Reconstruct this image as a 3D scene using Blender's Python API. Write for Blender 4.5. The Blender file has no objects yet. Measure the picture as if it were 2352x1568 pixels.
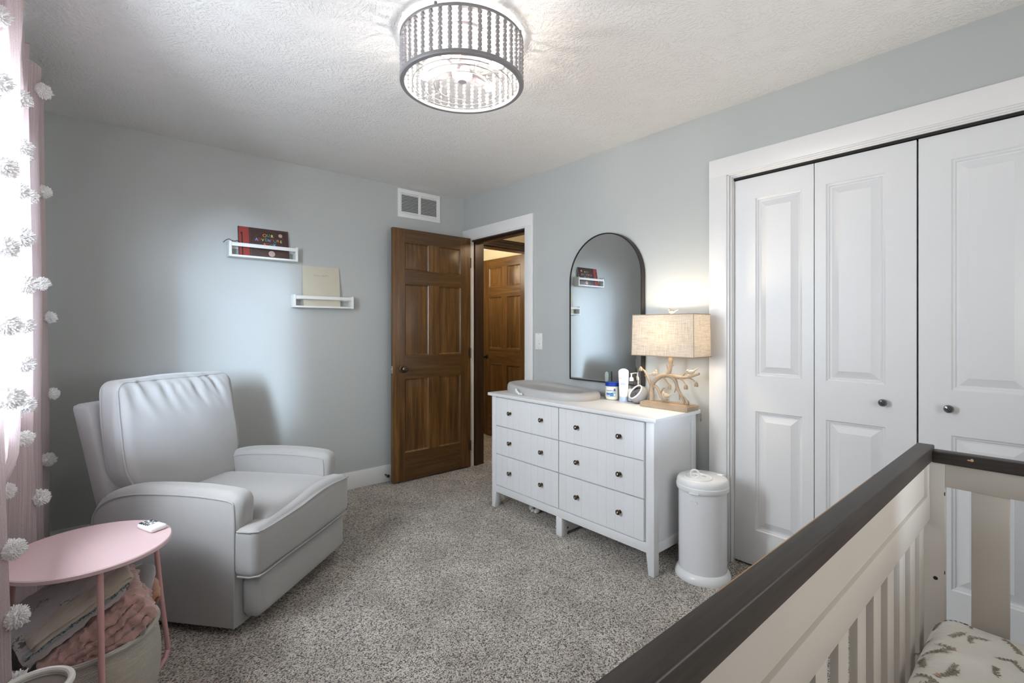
import bpy, bmesh, math, random
from mathutils import Vector, Matrix, noise
random.seed(7)
SC = bpy.context.scene
COL = SC.collection
PI = math.pi
R = math.radians

# ------------------------------------------------------------------ helpers
def new_ob(name, data):
    o = bpy.data.objects.new(name, data); COL.objects.link(o); return o

def tag(o, label=None, cat=None, group=None, kind=None):
    if label: o['label'] = label
    if cat: o['category'] = cat
    if group: o['group'] = group
    if kind: o['kind'] = kind
    return o

FR = {}                                            # frame of every thing: world -> local
def thing(name, label, cat, loc, rz=0.0, group=None, kind=None):
    o = new_ob(name, None); o.location = loc; o.rotation_euler = (0, 0, rz)
    o.empty_display_size = .05
    FR[o.name] = (Matrix.Translation(loc) @ Matrix.Rotation(rz, 4, 'Z')).inverted()
    return tag(o, label, cat, group, kind)

def finish(bm, name, mats, sharp=32, smooth=True):
    me = bpy.data.meshes.new(name)
    bmesh.ops.recalc_face_normals(bm, faces=bm.faces)
    bm.to_mesh(me); bm.free()
    if not isinstance(mats, (list, tuple)): mats = [mats]
    for m in mats: me.materials.append(m)
    if smooth:
        for p in me.polygons: p.use_smooth = True
        me.set_sharp_from_angle(angle=R(sharp))
    return me

def part(name, bm, mats, parent, local=False, label=None, kind=None, sharp=32):
    if not local:
        bmesh.ops.transform(bm, matrix=FR[parent.name], verts=bm.verts)
    o = new_ob(name, finish(bm, name, mats, sharp)); o.parent = parent
    FR[o.name] = FR[parent.name]
    if label: o['label'] = label
    if kind: o['kind'] = kind
    return o

def inst(name, me, parent, M, label=None):
    o = new_ob(name, me); o.parent = parent; o.matrix_local = M
    FR[o.name] = FR[parent.name]
    if label: o['label'] = label
    return o

def single(name, bm, mats, label, cat, group=None, kind=None, sharp=32, origin=None):
    xs = [v.co for v in bm.verts]
    mn = Vector((min(v.x for v in xs), min(v.y for v in xs), min(v.z for v in xs)))
    mx = Vector((max(v.x for v in xs), max(v.y for v in xs), max(v.z for v in xs)))
    c = Vector(origin) if origin else Vector(((mn.x+mx.x)/2, (mn.y+mx.y)/2, mn.z))
    bmesh.ops.translate(bm, vec=-c, verts=bm.verts)
    o = new_ob(name, finish(bm, name, mats, sharp)); o.location = c
    FR[o.name] = Matrix.Translation(c).inverted()
    return tag(o, label, cat, group, kind)

def NB(): return bmesh.new()

def merge(bm, t, M=None, mi=None):
    if M is not None: bmesh.ops.transform(t, matrix=M, verts=t.verts)
    me = bpy.data.meshes.new('t'); 
    if mi is not None:
        for f in t.faces: f.material_index = mi
    t.to_mesh(me); t.free(); bm.from_mesh(me); bpy.data.meshes.remove(me)

def box(bm, x0, x1, y0, y1, z0, z1, bev=0.0, seg=2, mi=0, M=None):
    t = NB()
    vs = [t.verts.new((x, y, z)) for x in (x0, x1) for y in (y0, y1) for z in (z0, z1)]
    for q in ((0,1,3,2),(4,6,7,5),(0,4,5,1),(2,3,7,6),(0,2,6,4),(1,5,7,3)):
        t.faces.new([vs[i] for i in q])
    bmesh.ops.recalc_face_normals(t, faces=t.faces)
    if bev > 0:
        bmesh.ops.bevel(t, geom=t.edges[:], offset=bev, segments=seg, affect='EDGES', profile=.5)
    merge(bm, t, M, mi)

def ring_pts(c, t, n, r, u=None):
    t = t.normalized()
    if u is None:
        u = t.orthogonal().normalized()
    else:
        u = (u - t*u.dot(t)).normalized()
    v = t.cross(u)
    return [c + r*(math.cos(2*PI*k/n)*u + math.sin(2*PI*k/n)*v) for k in range(n)], u

def tube(bm, pts, rad, n=10, closed=False, mi=0, cap=True):
    pts = [Vector(p) for p in pts]; N = len(pts)
    if not isinstance(rad, (list, tuple)): rad = [rad]*N
    rings = []; u = None
    for i, p in enumerate(pts):
        if closed: tg = pts[(i+1) % N]-pts[i-1]
        else: tg = pts[min(i+1, N-1)]-pts[max(i-1, 0)]
        if tg.length < 1e-9: tg = Vector((0,0,1))
        rp, u = ring_pts(p, tg, n, rad[i], u)
        rings.append([bm.verts.new(q) for q in rp])
    L = N if closed else N-1
    for i in range(L):
        a, b = rings[i], rings[(i+1) % N]
        for k in range(n):
            f = bm.faces.new((a[k], a[(k+1) % n], b[(k+1) % n], b[k])); f.material_index = mi
    if cap and not closed:
        for r_ in (rings[0], rings[-1]):
            f = bm.faces.new(r_); f.material_index = mi

def smooth_path(pts, sub=6):
    pts = [Vector(p) for p in pts]; out = []
    for i in range(len(pts)-1):
        p0 = pts[max(i-1, 0)]; p1 = pts[i]; p2 = pts[i+1]; p3 = pts[min(i+2, len(pts)-1)]
        for k in range(sub):
            t = k/sub
            out.append(.5*((2*p1)+(-p0+p2)*t+(2*p0-5*p1+4*p2-p3)*t*t+(-p0+3*p1-3*p2+p3)*t**3))
    out.append(pts[-1]); return out

def lerp_list(vals, n):
    out = []
    for i in range(n):
        f = i/(n-1)*(len(vals)-1); k = min(int(f), len(vals)-2); out.append(vals[k]+(vals[k+1]-vals[k])*(f-k))
    return out

def lathe(bm, prof, n=48, c=(0,0,0), M=None, mi=0, sx=1, sy=1, cap=True):
    t = NB(); rings = []
    for r, z in prof:
        if r < 1e-6: rings.append([t.verts.new((0,0,z))])
        else: rings.append([t.verts.new((sx*r*math.cos(2*PI*k/n), sy*r*math.sin(2*PI*k/n), z)) for k in range(n)])
    for a, b in zip(rings, rings[1:]):
        if len(a) == 1 and len(b) == 1: continue
        for k in range(n):
            k2 = (k+1) % n
            if len(a) == 1: t.faces.new((a[0], b[k], b[k2]))
            elif len(b) == 1: t.faces.new((a[k], a[k2], b[0]))
            else: t.faces.new((a[k], a[k2], b[k2], b[k]))
    if prof[0] == prof[-1]: bmesh.ops.remove_doubles(t, verts=t.verts, dist=1e-6)
    elif cap:
        for r_ in (rings[0], rings[-1]):
            if len(r_) > 2: t.faces.new(r_)
    if M is None: M = Matrix.Translation(c)
    merge(bm, t, M, mi)

def sphere(bm, c, r, n=16, m=10, s=(1,1,1), M=None, mi=0):
    prof = [(r*math.sin(PI*i/m), -r*math.cos(PI*i/m)) for i in range(m+1)]
    prof[0] = (0, -r); prof[-1] = (0, r)
    MM = Matrix.Translation(c) @ (M if M is not None else Matrix.Identity(4)) @ Matrix.Diagonal((s[0], s[1], s[2], 1))
    lathe(bm, prof, n, M=MM, mi=mi)

def prism(bm, poly, f0, f1, bev=0, seg=2, mi=0):
    """extrude polygon: f0(p), f1(p) map 2D points to the two ends"""
    t = NB()
    a = [t.verts.new(f0(p)) for p in poly]; b = [t.verts.new(f1(p)) for p in poly]
    n = len(poly)
    t.faces.new(a); t.faces.new(b[::-1])
    for k in range(n): t.faces.new((a[k], a[(k+1) % n], b[(k+1) % n], b[k]))
    bmesh.ops.recalc_face_normals(t, faces=t.faces)
    if bev: bmesh.ops.bevel(t, geom=t.edges[:], offset=bev, segments=seg, affect='EDGES', profile=.5)
    merge(bm, t, None, mi)

def cushion(bm, h, r, n=14, bulge=(0,0,0), fn=None, mi=0, pw=2):
    """rounded box with half extents h; bulge per axis on its two faces; fn maps to place"""
    t = NB()
    def rem(a):                                      # denser towards edges
        return math.copysign(1-(1-abs(a))**1.5, a)
    def P(p):
        q = Vector((p[0]*h[0], p[1]*h[1], p[2]*h[2]))
        core = Vector([max(-(h[i]-r), min(h[i]-r, q[i])) for i in range(3)])
        d = q-core
        if d.length > 1e-9: q = core+d.normalized()*r
        for ax in range(3):
            b, c = (ax+1) % 3, (ax+2) % 3
            w = (1-abs(p[b])**pw)*(1-abs(p[c])**pw)
            q[ax] += bulge[ax]*w*p[ax]
        return fn(q) if fn else q
    cache = {}
    def V(p):
        k = tuple(round(x, 5) for x in p)
        if k not in cache: cache[k] = t.verts.new(P(p))
        return cache[k]
    for ax in range(3):
        for sg in (-1, 1):
            for i in range(n):
                for j in range(n):
                    qs = []
                    for (a, b) in ((i,j),(i+1,j),(i+1,j+1),(i,j+1)):
                        p = [0,0,0]; p[ax] = sg
                        p[(ax+1) % 3] = rem(-1+2*a/n); p[(ax+2) % 3] = rem(-1+2*b/n)
                        qs.append(V(p))
                    if len(set(qs)) == 4: t.faces.new(qs)
    merge(bm, t, None, mi)

def ring_panel(bm, x0, x1, z0, z1, steps, mp, mi=0, mi_field=None):
    """raised / sunk panel: list of (inset, depth); mp(u,v,d) maps to space"""
    prev = None
    for ins, d in steps:
        r = [bm.verts.new(mp(*p, d)) for p in ((x0+ins, z0+ins), (x1-ins, z0+ins), (x1-ins, z1-ins), (x0+ins, z1-ins))]
        if prev:
            for k in range(4):
                f = bm.faces.new((prev[k], prev[(k+1) % 4], r[(k+1) % 4], r[k])); f.material_index = mi
        prev = r
    f = bm.faces.new(prev); f.material_index = mi if mi_field is None else mi_field

def grid_surface(bm, fn, nu, nv, mi=0, closed_u=False):
    vs = [[bm.verts.new(fn(i/nu, j/nv)) for j in range(nv+1)] for i in range(nu if closed_u else nu+1)]
    L = nu
    for i in range(L):
        a = vs[i]; b = vs[(i+1) % len(vs)]
        for j in range(nv):
            f = bm.faces.new((a[j], b[j], b[j+1], a[j+1])); f.material_index = mi

def text_bm(body, size, M, depth=.0006, align='CENTER'):
    cu = bpy.data.curves.new('txt', 'FONT'); cu.body = body; cu.size = size; cu.extrude = depth/2
    cu.align_x = align; cu.align_y = 'CENTER'; cu.resolution_u = 3
    ob = bpy.data.objects.new('txt', cu); COL.objects.link(ob)
    dg = bpy.context.evaluated_depsgraph_get(); dg.update()
    me = bpy.data.meshes.new_from_object(ob.evaluated_get(dg))
    bpy.data.objects.remove(ob); bpy.data.curves.remove(cu)
    b = NB(); b.from_mesh(me); bpy.data.meshes.remove(me)
    bmesh.ops.transform(b, matrix=M, verts=b.verts)
    return b

def basis(x, y, z, o):
    M = Matrix.Identity(4)
    for i, a in enumerate((x, y, z, o)):
        a = Vector(a)
        for k in range(3): M[k][i] = a[k]
    return M

# ------------------------------------------------------------------ materials
def srgb(r, g, b):
    f = lambda c: (c/255)/12.92 if c <= 10 else (((c/255)+.055)/1.055)**2.4
    return (f(r), f(g), f(b), 1)

class NT:
    def __init__(s, name):
        s.m = bpy.data.materials.new(name); s.m.use_nodes = True
        s.t = s.m.node_tree; s.t.nodes.clear()
        s.out = s.n('ShaderNodeOutputMaterial')
    def n(s, typ, **kw):
        nd = s.t.nodes.new(typ)
        for k, v in kw.items():
            if k.startswith('i_'): nd.inputs[k[2:].replace('_', ' ')].default_value = v
            else: setattr(nd, k, v)
        return nd
    def l(s, a, b): s.t.links.new(a, b)
    def bsdf(s, col=(.5,.5,.5,1), rough=.5, metal=0, **kw):
        b = s.n('ShaderNodeBsdfPrincipled')
        b.inputs['Base Color'].default_value = col; b.inputs['Roughness'].default_value = rough
        b.inputs['Metallic'].default_value = metal
        for k, v in kw.items(): b.inputs[k].default_value = v
        s.l(b.outputs[0], s.out.inputs[0]); s.b = b; return b
    def coord(s, kind='Object', scale=(1,1,1)):
        tc = s.n('ShaderNodeTexCoord'); mp = s.n('ShaderNodeMapping'); mp.inputs['Scale'].default_value = scale
        s.l(tc.outputs[kind], mp.inputs[0]); return mp.outputs[0]
    def noise(s, vec, scale, detail=2, rough=.5, dist=0):
        nn = s.n('ShaderNodeTexNoise'); nn.inputs['Scale'].default_value = scale
        nn.inputs['Detail'].default_value = detail; nn.inputs['Roughness'].default_value = rough
        nn.inputs['Distortion'].default_value = dist
        s.l(vec, nn.inputs['Vector']); return nn
    def ramp(s, fac, stops):
        r = s.n('ShaderNodeValToRGB'); e = r.color_ramp.elements
        while len(e) < len(stops): e.new(.5)
        for el, (p, c) in zip(e, stops): el.position = p; el.color = c
        s.l(fac, r.inputs[0]); return r.outputs[0]
    def bump(s, h, strength=.3, dist=.002, normal=None):
        b = s.n('ShaderNodeBump'); b.inputs['Strength'].default_value = strength; b.inputs['Distance'].default_value = dist
        s.l(h, b.inputs['Height'])
        if normal: s.l(normal, b.inputs['Normal'])
        s.l(b.outputs[0], s.b.inputs['Normal']); return b.outputs[0]
    def mix(s, fac, a, b, typ='MIX'):
        m = s.n('ShaderNodeMix', data_type='RGBA', blend_type=typ)
        for sock, val in ((m.inputs['Factor'], fac), (m.inputs[6], a), (m.inputs[7], b)):
            if isinstance(val, (int, float, tuple, list)): sock.default_value = val
            else: s.l(val, sock)
        return m.outputs[2]
    def math(s, op, a, b=None):
        m = s.n('ShaderNodeMath', operation=op)
        for sock, val in ((m.inputs[0], a), (m.inputs[1], b)):
            if val is None: continue
            if isinstance(val, (int, float)): sock.default_value = val
            else: s.l(val, sock)
        return m.outputs[0]

def plain(name, col, rough=.5, metal=0, bump=None, var=0.0, **kw):
    t = NT(name); t.bsdf(col, rough, metal, **kw)
    v = t.coord()
    if bump:
        nn = t.noise(v, bump[0], 3); t.bump(nn.outputs[0], bump[1], bump[2])
    if var:
        n2 = t.noise(v, 9, 3)
        c = t.mix(n2.outputs[0], tuple(x*(1-var) for x in col[:3])+(1,), tuple(min(1, x*(1+var)) for x in col[:3])+(1,))
        t.l(c, t.b.inputs['Base Color'])
    return t.m

M = {}
M['wall'] = plain('wall_paint', (.46,.482,.474,1), .55, bump=(220, .06, .001))
M['wall_cream'] = plain('cream_wall_paint', (.72,.66,.50,1), .6, bump=(220, .06, .001))
M['trim'] = plain('white_trim_paint', (.78,.775,.765,1), .35, bump=(60, .02, .0005))
M['closet'] = plain('white_door_paint', (.74,.745,.75,1), .38, bump=(300, .05, .0004))
M['dark_gap'] = plain('dark_gap', (.015,.014,.013,1), .8)
M['closet_in'] = plain('closet_inside', (.25,.25,.25,1), .8)

def mk_ceiling():
    t = NT('stomped_ceiling_plaster'); t.bsdf((.80,.795,.785,1), .75)
    v = t.coord()
    d = t.noise(v, 3.0, 2); 
    add = t.n('ShaderNodeVectorMath', operation='MULTIPLY_ADD'); t.l(d.outputs['Color'], add.inputs[0])
    add.inputs[1].default_value = (.16,.16,0); t.l(v, add.inputs[2])
    vo = t.n('ShaderNodeTexVoronoi', voronoi_dimensions='2D'); vo.inputs['Scale'].default_value = 5.2
    t.l(add.outputs[0], vo.inputs['Vector'])
    sub = t.n('ShaderNodeVectorMath', operation='SUBTRACT'); t.l(add.outputs[0], sub.inputs[0]); t.l(vo.outputs['Position'], sub.inputs[1])
    sep = t.n('ShaderNodeSeparateXYZ'); t.l(sub.outputs[0], sep.inputs[0])
    ang = t.math('ARCTAN2', sep.outputs[1], sep.outputs[0])
    cmb = t.n('ShaderNodeCombineXYZ')
    t.l(t.math('MULTIPLY', ang, 5.0), cmb.inputs[0]); t.l(t.math('MULTIPLY', vo.outputs['Distance'], 5.0), cmb.inputs[1])
    sc = t.n('ShaderNodeSeparateColor'); t.l(vo.outputs['Color'], sc.inputs[0]); t.l(t.math('MULTIPLY', sc.outputs[0], 30), cmb.inputs[2])
    n1 = t.noise(cmb.outputs[0], 1.6, 3, .6)
    n2 = t.noise(v, 70, 3, .6, .6)
    h1 = t.math('MULTIPLY', t.ramp(n1.outputs[0], [(.45,(0,0,0,1)),(.62,(1,1,1,1))]), t.ramp(vo.outputs['Distance'], [(.12,(0,0,0,1)),(.36,(1,1,1,1))]))
    h = t.math('ADD', t.math('MULTIPLY', h1, .60), t.math('MULTIPLY', n2.outputs[0], 1.0))
    t.bump(h, .62, .0055)
    return t.m
M['ceiling'] = mk_ceiling()

def mk_carpet():
    t = NT('speckled_carpet'); t.bsdf((.3,.28,.26,1), .95)
    t.b.inputs['Sheen Weight'].default_value = .25; t.b.inputs['Specular IOR Level'].default_value = .1
    v = t.coord()
    w = t.noise(v, 120, 2); mm = t.n('ShaderNodeVectorMath', operation='MULTIPLY_ADD')
    t.l(w.outputs['Color'], mm.inputs[0]); mm.inputs[1].default_value = (.010,.010,.010); t.l(v, mm.inputs[2])
    vo = t.n('ShaderNodeTexVoronoi', voronoi_dimensions='2D'); vo.inputs['Scale'].default_value = 250
    t.l(mm.outputs[0], vo.inputs['Vector'])
    sc = t.n('ShaderNodeSeparateColor'); t.l(vo.outputs['Color'], sc.inputs[0])
    col = t.ramp(sc.outputs[0], [(0,(.055,.043,.034,1)),(.18,(.20,.168,.140,1)),(.36,(.50,.44,.375,1)),(.66,(.82,.745,.655,1)),(1,(1,.94,.85,1))])
    big = t.noise(v, 4.5, 3, .6)
    tone = t.ramp(big.outputs[0], [(.3,(.74,.73,.72,1)),(.7,(1.16,1.16,1.16,1))])
    c = t.mix(1.0, col, tone, 'MULTIPLY')
    t.l(c, t.b.inputs['Base Color'])
    f = t.noise(v, 260, 3, .7)
    h = t.math('ADD', t.math('MULTIPLY', sc.outputs[1], .6), f.outputs[0])
    h = t.math('SUBTRACT', h, vo.outputs['Distance'])
    t.bump(h, .9, .006)
    return t.m
M['carpet'] = mk_carpet()

def mk_wood(name, axis, dark, mid, light, rough=.32, strips=True):
    t = NT(name); t.bsdf(mid, rough)
    s = {'z': (14, 14, .9), 'x': (.9, 14, 14), 'y': (14, .9, 14)}[axis]
    v = t.coord('Object', s)
    g = t.noise(v, 2.2, 6, .62, .35)
    s2 = {'z': (60, 60, 2.0), 'x': (2.0, 60, 60), 'y': (60, 2.0, 60)}[axis]
    v2 = t.coord('Object', s2); f = t.noise(v2, 3, 3, .6)
    col = t.ramp(g.outputs[0], [(.30, dark), (.52, mid), (.74, light)])
    col = t.mix(t.math('MULTIPLY', f.outputs[0], .55), col, tuple(x*.55 for x in dark[:3])+(1,))
    if strips:
        v3 = t.coord(); sp = t.n('ShaderNodeSeparateXYZ'); t.l(v3, sp.inputs[0])
        a = t.math('ADD', sp.outputs[0], sp.outputs[1]) if axis == 'z' else sp.outputs[2]
        fl = t.math('FLOOR', t.math('MULTIPLY', a, 17.0))
        wn = t.n('ShaderNodeTexWhiteNoise', noise_dimensions='1D'); t.l(fl, wn.inputs['W'])
        tone = t.ramp(wn.outputs[0], [(0, (.78,.76,.74,1)), (1, (1.18,1.15,1.1,1))])
        col = t.mix(1.0, col, tone, 'MULTIPLY')
    t.l(col, t.b.inputs['Base Color'])
    t.bump(f.outputs[0], .08, .0006)
    t.b.inputs['Coat Weight'].default_value = .12; t.b.inputs['Coat Roughness'].default_value = .25
    return t.m
WD, WM, WL = (.056,.026,.008,1), (.150,.070,.019,1), (.27,.142,.044,1)
M['wood_v'] = mk_wood('stained_wood_upright', 'z', WD, WM, WL)
M['wood_h'] = mk_wood('stained_wood_crosswise', 'x', WD, tuple(x*.72 for x in WM[:3])+(1,), tuple(x*.65 for x in WL[:3])+(1,), strips=False)
M['wood_hy'] = mk_wood('stained_wood_crosswise_deep', 'y', WD, WM, WL, strips=False)
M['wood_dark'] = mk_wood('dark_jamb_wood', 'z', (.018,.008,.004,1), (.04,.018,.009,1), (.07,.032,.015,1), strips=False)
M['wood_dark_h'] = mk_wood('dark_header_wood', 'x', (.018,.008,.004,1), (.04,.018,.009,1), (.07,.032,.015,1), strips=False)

def mk_espresso(name, axis):
    t = NT(name); t.bsdf((.03,.022,.018,1), .48)
    v = t.coord('Object', (2, 40, 40) if axis == 'x' else (40, 2, 40))
    n1 = t.noise(v, 3, 4, .6)
    c = t.ramp(n1.outputs[0], [(.3,(.016,.011,.009,1)),(.7,(.040,.029,.023,1))])
    # scratches: thin bright streaks of worn finish
    v2 = t.coord('Object', (14, 90, 60) if axis == 'x' else (90, 14, 60)); n2 = t.noise(v2, 1.6, 2, .5, 1.5)
    v3 = t.coord(); n3 = t.noise(v3, 2.3, 2)
    sc_ = t.math('MULTIPLY', t.ramp(n2.outputs[0], [(.70,(0,0,0,1)),(.735,(1,1,1,1))]), t.ramp(n3.outputs[0], [(.5,(0,0,0,1)),(.62,(1,1,1,1))]))
    c = t.mix(t.math('MULTIPLY', sc_, .55), c, (.16,.085,.045,1))
    t.l(c, t.b.inputs['Base Color'])
    t.bump(n1.outputs[0], .06, .0006)
    return t.m
M['espresso'] = mk_espresso('espresso_finish_wood', 'x'); M['espresso_y'] = mk_espresso('espresso_finish_wood_end', 'y')
M['bare_wood'] = plain('worn_bare_wood', (.55,.33,.17,1), .55, var=.2)
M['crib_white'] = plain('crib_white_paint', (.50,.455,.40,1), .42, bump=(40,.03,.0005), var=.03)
M['dresser'] = plain('dresser_white_paint', (.76,.765,.77,1), .36, bump=(200,.03,.0004))
M['bronze'] = plain('aged_bronze', (.10,.075,.05,1), .35, .9, var=.3)
M['brass_pin'] = plain('brass_centre', (.75,.68,.55,1), .25, 1)
M['steel'] = plain('brushed_steel', (.55,.54,.52,1), .35, 1)
M['crystal'] = plain('smoked_crystal', (.22,.22,.23,1), .06, .85)
M['black_frame'] = plain('black_mirror_frame', (.022,.018,.016,1), .4, .3)
M['mirror'] = plain('mirror_glass', (.90,.92,.92,1), .0, 1)
M['black'] = plain('black_rubber', (.012,.012,.012,1), .6)
M['white_plastic'] = plain('white_plastic', (.80,.80,.79,1), .3)
M['white_metal'] = plain('white_metal_shelf', (.80,.81,.80,1), .42)
M['pail'] = plain('white_powder_coat', (.76,.76,.78,1), .22, bump=(500,.04,.0003))
M['pail_lid'] = plain('white_pail_plastic', (.82,.82,.82,1), .3)
M['pad'] = plain('grey_foam_skin', (.45,.445,.44,1), .5, bump=(300,.05,.0004))
M['shade_grey'] = plain('grey_ring_metal', (.24,.235,.24,1), .45)
M['bead'] = plain('grey_wood_bead', (.36,.35,.355,1), .7, var=.15)
M['blade'] = plain('white_blade', (.52,.475,.485,1), .4)
M['clear'] = None

def mk_fabric(name, col, scale=900, bump=.25, sheen=.4, var=.06, vs=6):
    t = NT(name); t.bsdf(col, .9); t.b.inputs['Sheen Weight'].default_value = sheen
    t.b.inputs['Specular IOR Level'].default_value = .2
    v = t.coord(); n1 = t.noise(v, scale, 2); n2 = t.noise(v, vs, 4, .6)
    c = t.mix(n2.outputs[0], tuple(x*(1-var) for x in col[:3])+(1,), tuple(min(1, x*(1+var)) for x in col[:3])+(1,))
    t.l(c, t.b.inputs['Base Color']); t.bump(n1.outputs[0], bump, .0012)
    return t.m
M['chair'] = mk_fabric('pale_grey_microfibre', (.405,.40,.395,1))
M['sherpa'] = mk_fabric('pink_sherpa', (.60,.37,.33,1), 160, 1.0, .8, .2, 60)
M['plush'] = mk_fabric('grey_plush', (.25,.235,.235,1), 300, .6, .9, .25, 18)
M['tan_knit'] = mk_fabric('tan_crinkled_cotton', (.52,.27,.17,1), 200, .8, .4, .25, 40)
M['muslin_cream'] = mk_fabric('cream_muslin', (.66,.58,.49,1), 260, .8, .4, .12, 30)
M['white_cloth'] = mk_fabric('white_cloth', (.74,.72,.69,1), 300, .7, .4, .1, 30)
M['yarn'] = mk_fabric('white_yarn', (.92,.91,.90,1), 500, .4, .5, .05)

def mk_printed(name, base, ink, scale, stretch=(1,1,1), lo=.60, hi=.64, ridge=None):
    t = NT(name); t.bsdf(base, .9); t.b.inputs['Sheen Weight'].default_value = .4
    v = t.coord('Object', stretch)
    a = t.noise(v, scale*6, 3, .6, 1.2); b = t.noise(v, scale, 1)
    f = t.math('MULTIPLY', t.ramp(a.outputs[0], [(.52,(0,0,0,1)),(.56,(1,1,1,1))]), t.ramp(b.outputs[0], [(lo,(0,0,0,1)),(hi,(1,1,1,1))]))
    t.l(t.mix(f, base, ink), t.b.inputs['Base Color'])
    wv = t.n('ShaderNodeTexWave'); wv.inputs['Scale'].default_value = ridge or 60; wv.inputs['Distortion'].default_value = 3
    wv.inputs['Detail'].default_value = 2; wv.bands_direction = 'Y'
    t.l(t.coord(), wv.inputs['Vector']); t.bump(wv.outputs[1], .5, .0015)
    return t.m
M['muslin_print'] = mk_printed('lilac_muslin_print', (.60,.545,.545,1), (.20,.17,.18,1), 12, (1,1.6,1), .58, .62)
M['teal_print'] = mk_printed('teal_leaf_print', (.50,.55,.54,1), (.06,.14,.14,1), 22, (1,1,1), .40, .46)

def mk_basket():
    t = NT('woven_cotton_rope'); t.bsdf((.55,.51,.44,1), .9); v = t.coord()
    wv = t.n('ShaderNodeTexWave'); wv.bands_direction = 'Z'; wv.inputs['Scale'].default_value = 78
    t.l(v, wv.inputs['Vector']); n1 = t.noise(v, 130, 2)
    h = t.math('ADD', wv.outputs[1], t.math('MULTIPLY', n1.outputs[0], .8))
    t.l(t.ramp(h, [(.3,(.54,.50,.44,1)),(.9,(.64,.60,.54,1))]), t.b.inputs['Base Color'])
    t.bump(h, .8, .003); return t.m
M['basket'] = mk_basket()

def mk_sheer():
    t = NT('pink_sheer_linen')
    v = t.coord('Object', (40, 260, 1.2)); n1 = t.noise(v, 1.6, 3, .6)
    vb = t.coord(); n2 = t.noise(vb, 420, 2)
    weave = t.math('ADD', t.math('MULTIPLY', n1.outputs[0], .6), t.math('MULTIPLY', n2.outputs[0], .4))
    col = t.ramp(weave, [(.35,(.47,.37,.38,1)),(.65,(.64,.55,.56,1))])
    d = t.n('ShaderNodeBsdfDiffuse'); t.l(col, d.inputs[0])
    tl = t.n('ShaderNodeBsdfTranslucent'); t.l(col, tl.inputs[0])
    tr = t.n('ShaderNodeBsdfTransparent')
    m1 = t.n('ShaderNodeMixShader'); m1.inputs[0].default_value = .05; t.l(d.outputs[0], m1.inputs[1]); t.l(tl.outputs[0], m1.inputs[2])
    m2 = t.n('ShaderNodeMixShader'); t.l(t.ramp(weave, [(.35,(.12,.12,.12,1)),(.65,(.03,.03,.03,1))]), m2.inputs[0])
    t.l(m1.outputs[0], m2.inputs[1]); t.l(tr.outputs[0], m2.inputs[2]); t.l(m2.outputs[0], t.out.inputs[0])
    return t.m
M['sheer'] = mk_sheer()

def mk_pane(name, tint=(1,1,1,1), refl=.08):
    t = NT(name); g = t.n('ShaderNodeBsdfGlossy'); g.inputs['Roughness'].default_value = .02
    tr = t.n('ShaderNodeBsdfTransparent'); tr.inputs[0].default_value = tint
    lw = t.n('ShaderNodeLayerWeight'); lw.inputs[0].default_value = .15
    m = t.n('ShaderNodeMixShader'); t.l(t.math('ADD', t.math('MULTIPLY', lw.outputs[1], .6), refl*.5), m.inputs[0])
    t.l(tr.outputs[0], m.inputs[1]); t.l(g.outputs[0], m.inputs[2]); t.l(m.outputs[0], t.out.inputs[0]); return t.m
M['pane'] = mk_pane('window_pane'); M['clear'] = mk_pane('clear_bottle', (.93,.94,.93,1))

def mk_shade():
    t = NT('linen_lamp_shade'); v = t.coord('Object', (16, 16, 380)); a = t.noise(v, 1, 3, .6)
    v2 = t.coord('Object', (380, 380, 16)); b = t.noise(v2, 1, 3, .6)
    w = t.math('MULTIPLY', t.math('ADD', a.outputs[0], b.outputs[0]), .5)
    col = t.ramp(w, [(.36,(.52,.46,.38,1)),(.50,(.74,.68,.59,1)),(.64,(.84,.80,.73,1))])
    d = t.n('ShaderNodeBsdfDiffuse'); t.l(col, d.inputs[0]); tl = t.n('ShaderNodeBsdfTranslucent'); t.l(col, tl.inputs[0])
    m = t.n('ShaderNodeMixShader'); m.inputs[0].default_value = .44; t.l(d.outputs[0], m.inputs[1]); t.l(tl.outputs[0], m.inputs[2])
    t.l(m.outputs[0], t.out.inputs[0]); return t.m
M['shade'] = mk_shade()
M['resin'] = plain('driftwood_resin', (.36,.265,.175,1), .75, bump=(90,.6,.002), var=.5)
M['resin_pale'] = plain('pale_bird_resin', (.50,.40,.29,1), .65, bump=(120,.4,.0012), var=.25)
def emit(name, col, s):
    t = NT(name); e = t.n('ShaderNodeEmission'); e.inputs[0].default_value = col; e.inputs[1].default_value = s
    t.l(e.outputs[0], t.out.inputs[0]); return t.m
M['bulb'] = emit('lit_bulb', (1,.95,.93,1), 16)
M['warm_bulb'] = emit('warm_lit_bulb', (1,.74,.42,1), 12)
M['pink'] = plain('pink_powder_coat', (.70,.51,.52,1), .35)
M['pink_leg'] = plain('pink_tube_metal', (.66,.38,.37,1), .4)
M['remote'] = plain('remote_white', (.80,.81,.81,1), .35)
M['ink'] = plain('dark_print', (.03,.05,.06,1), .5)
M['cover_brown'] = plain('dark_brown_cover', (.060,.030,.026,1), .45, bump=(80,.25,.001), var=.25)
M['cover_red'] = plain('red_spine_cloth', (.30,.045,.035,1), .7, bump=(400,.3,.0005))
M['cover_line'] = plain('cover_line_print', (.19,.10,.08,1), .5)
M['cover_disc'] = plain('pale_button_disc', (.50,.36,.31,1), .5, var=.25)
M['cream_cover'] = plain('cream_linen_cover', (.58,.55,.45,1), .8, bump=(500,.3,.0005), var=.05)
M['foil'] = plain('tan_foil_print', (.42,.35,.24,1), .4)
M['pages'] = plain('book_pages', (.70,.66,.56,1), .8)
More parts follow.
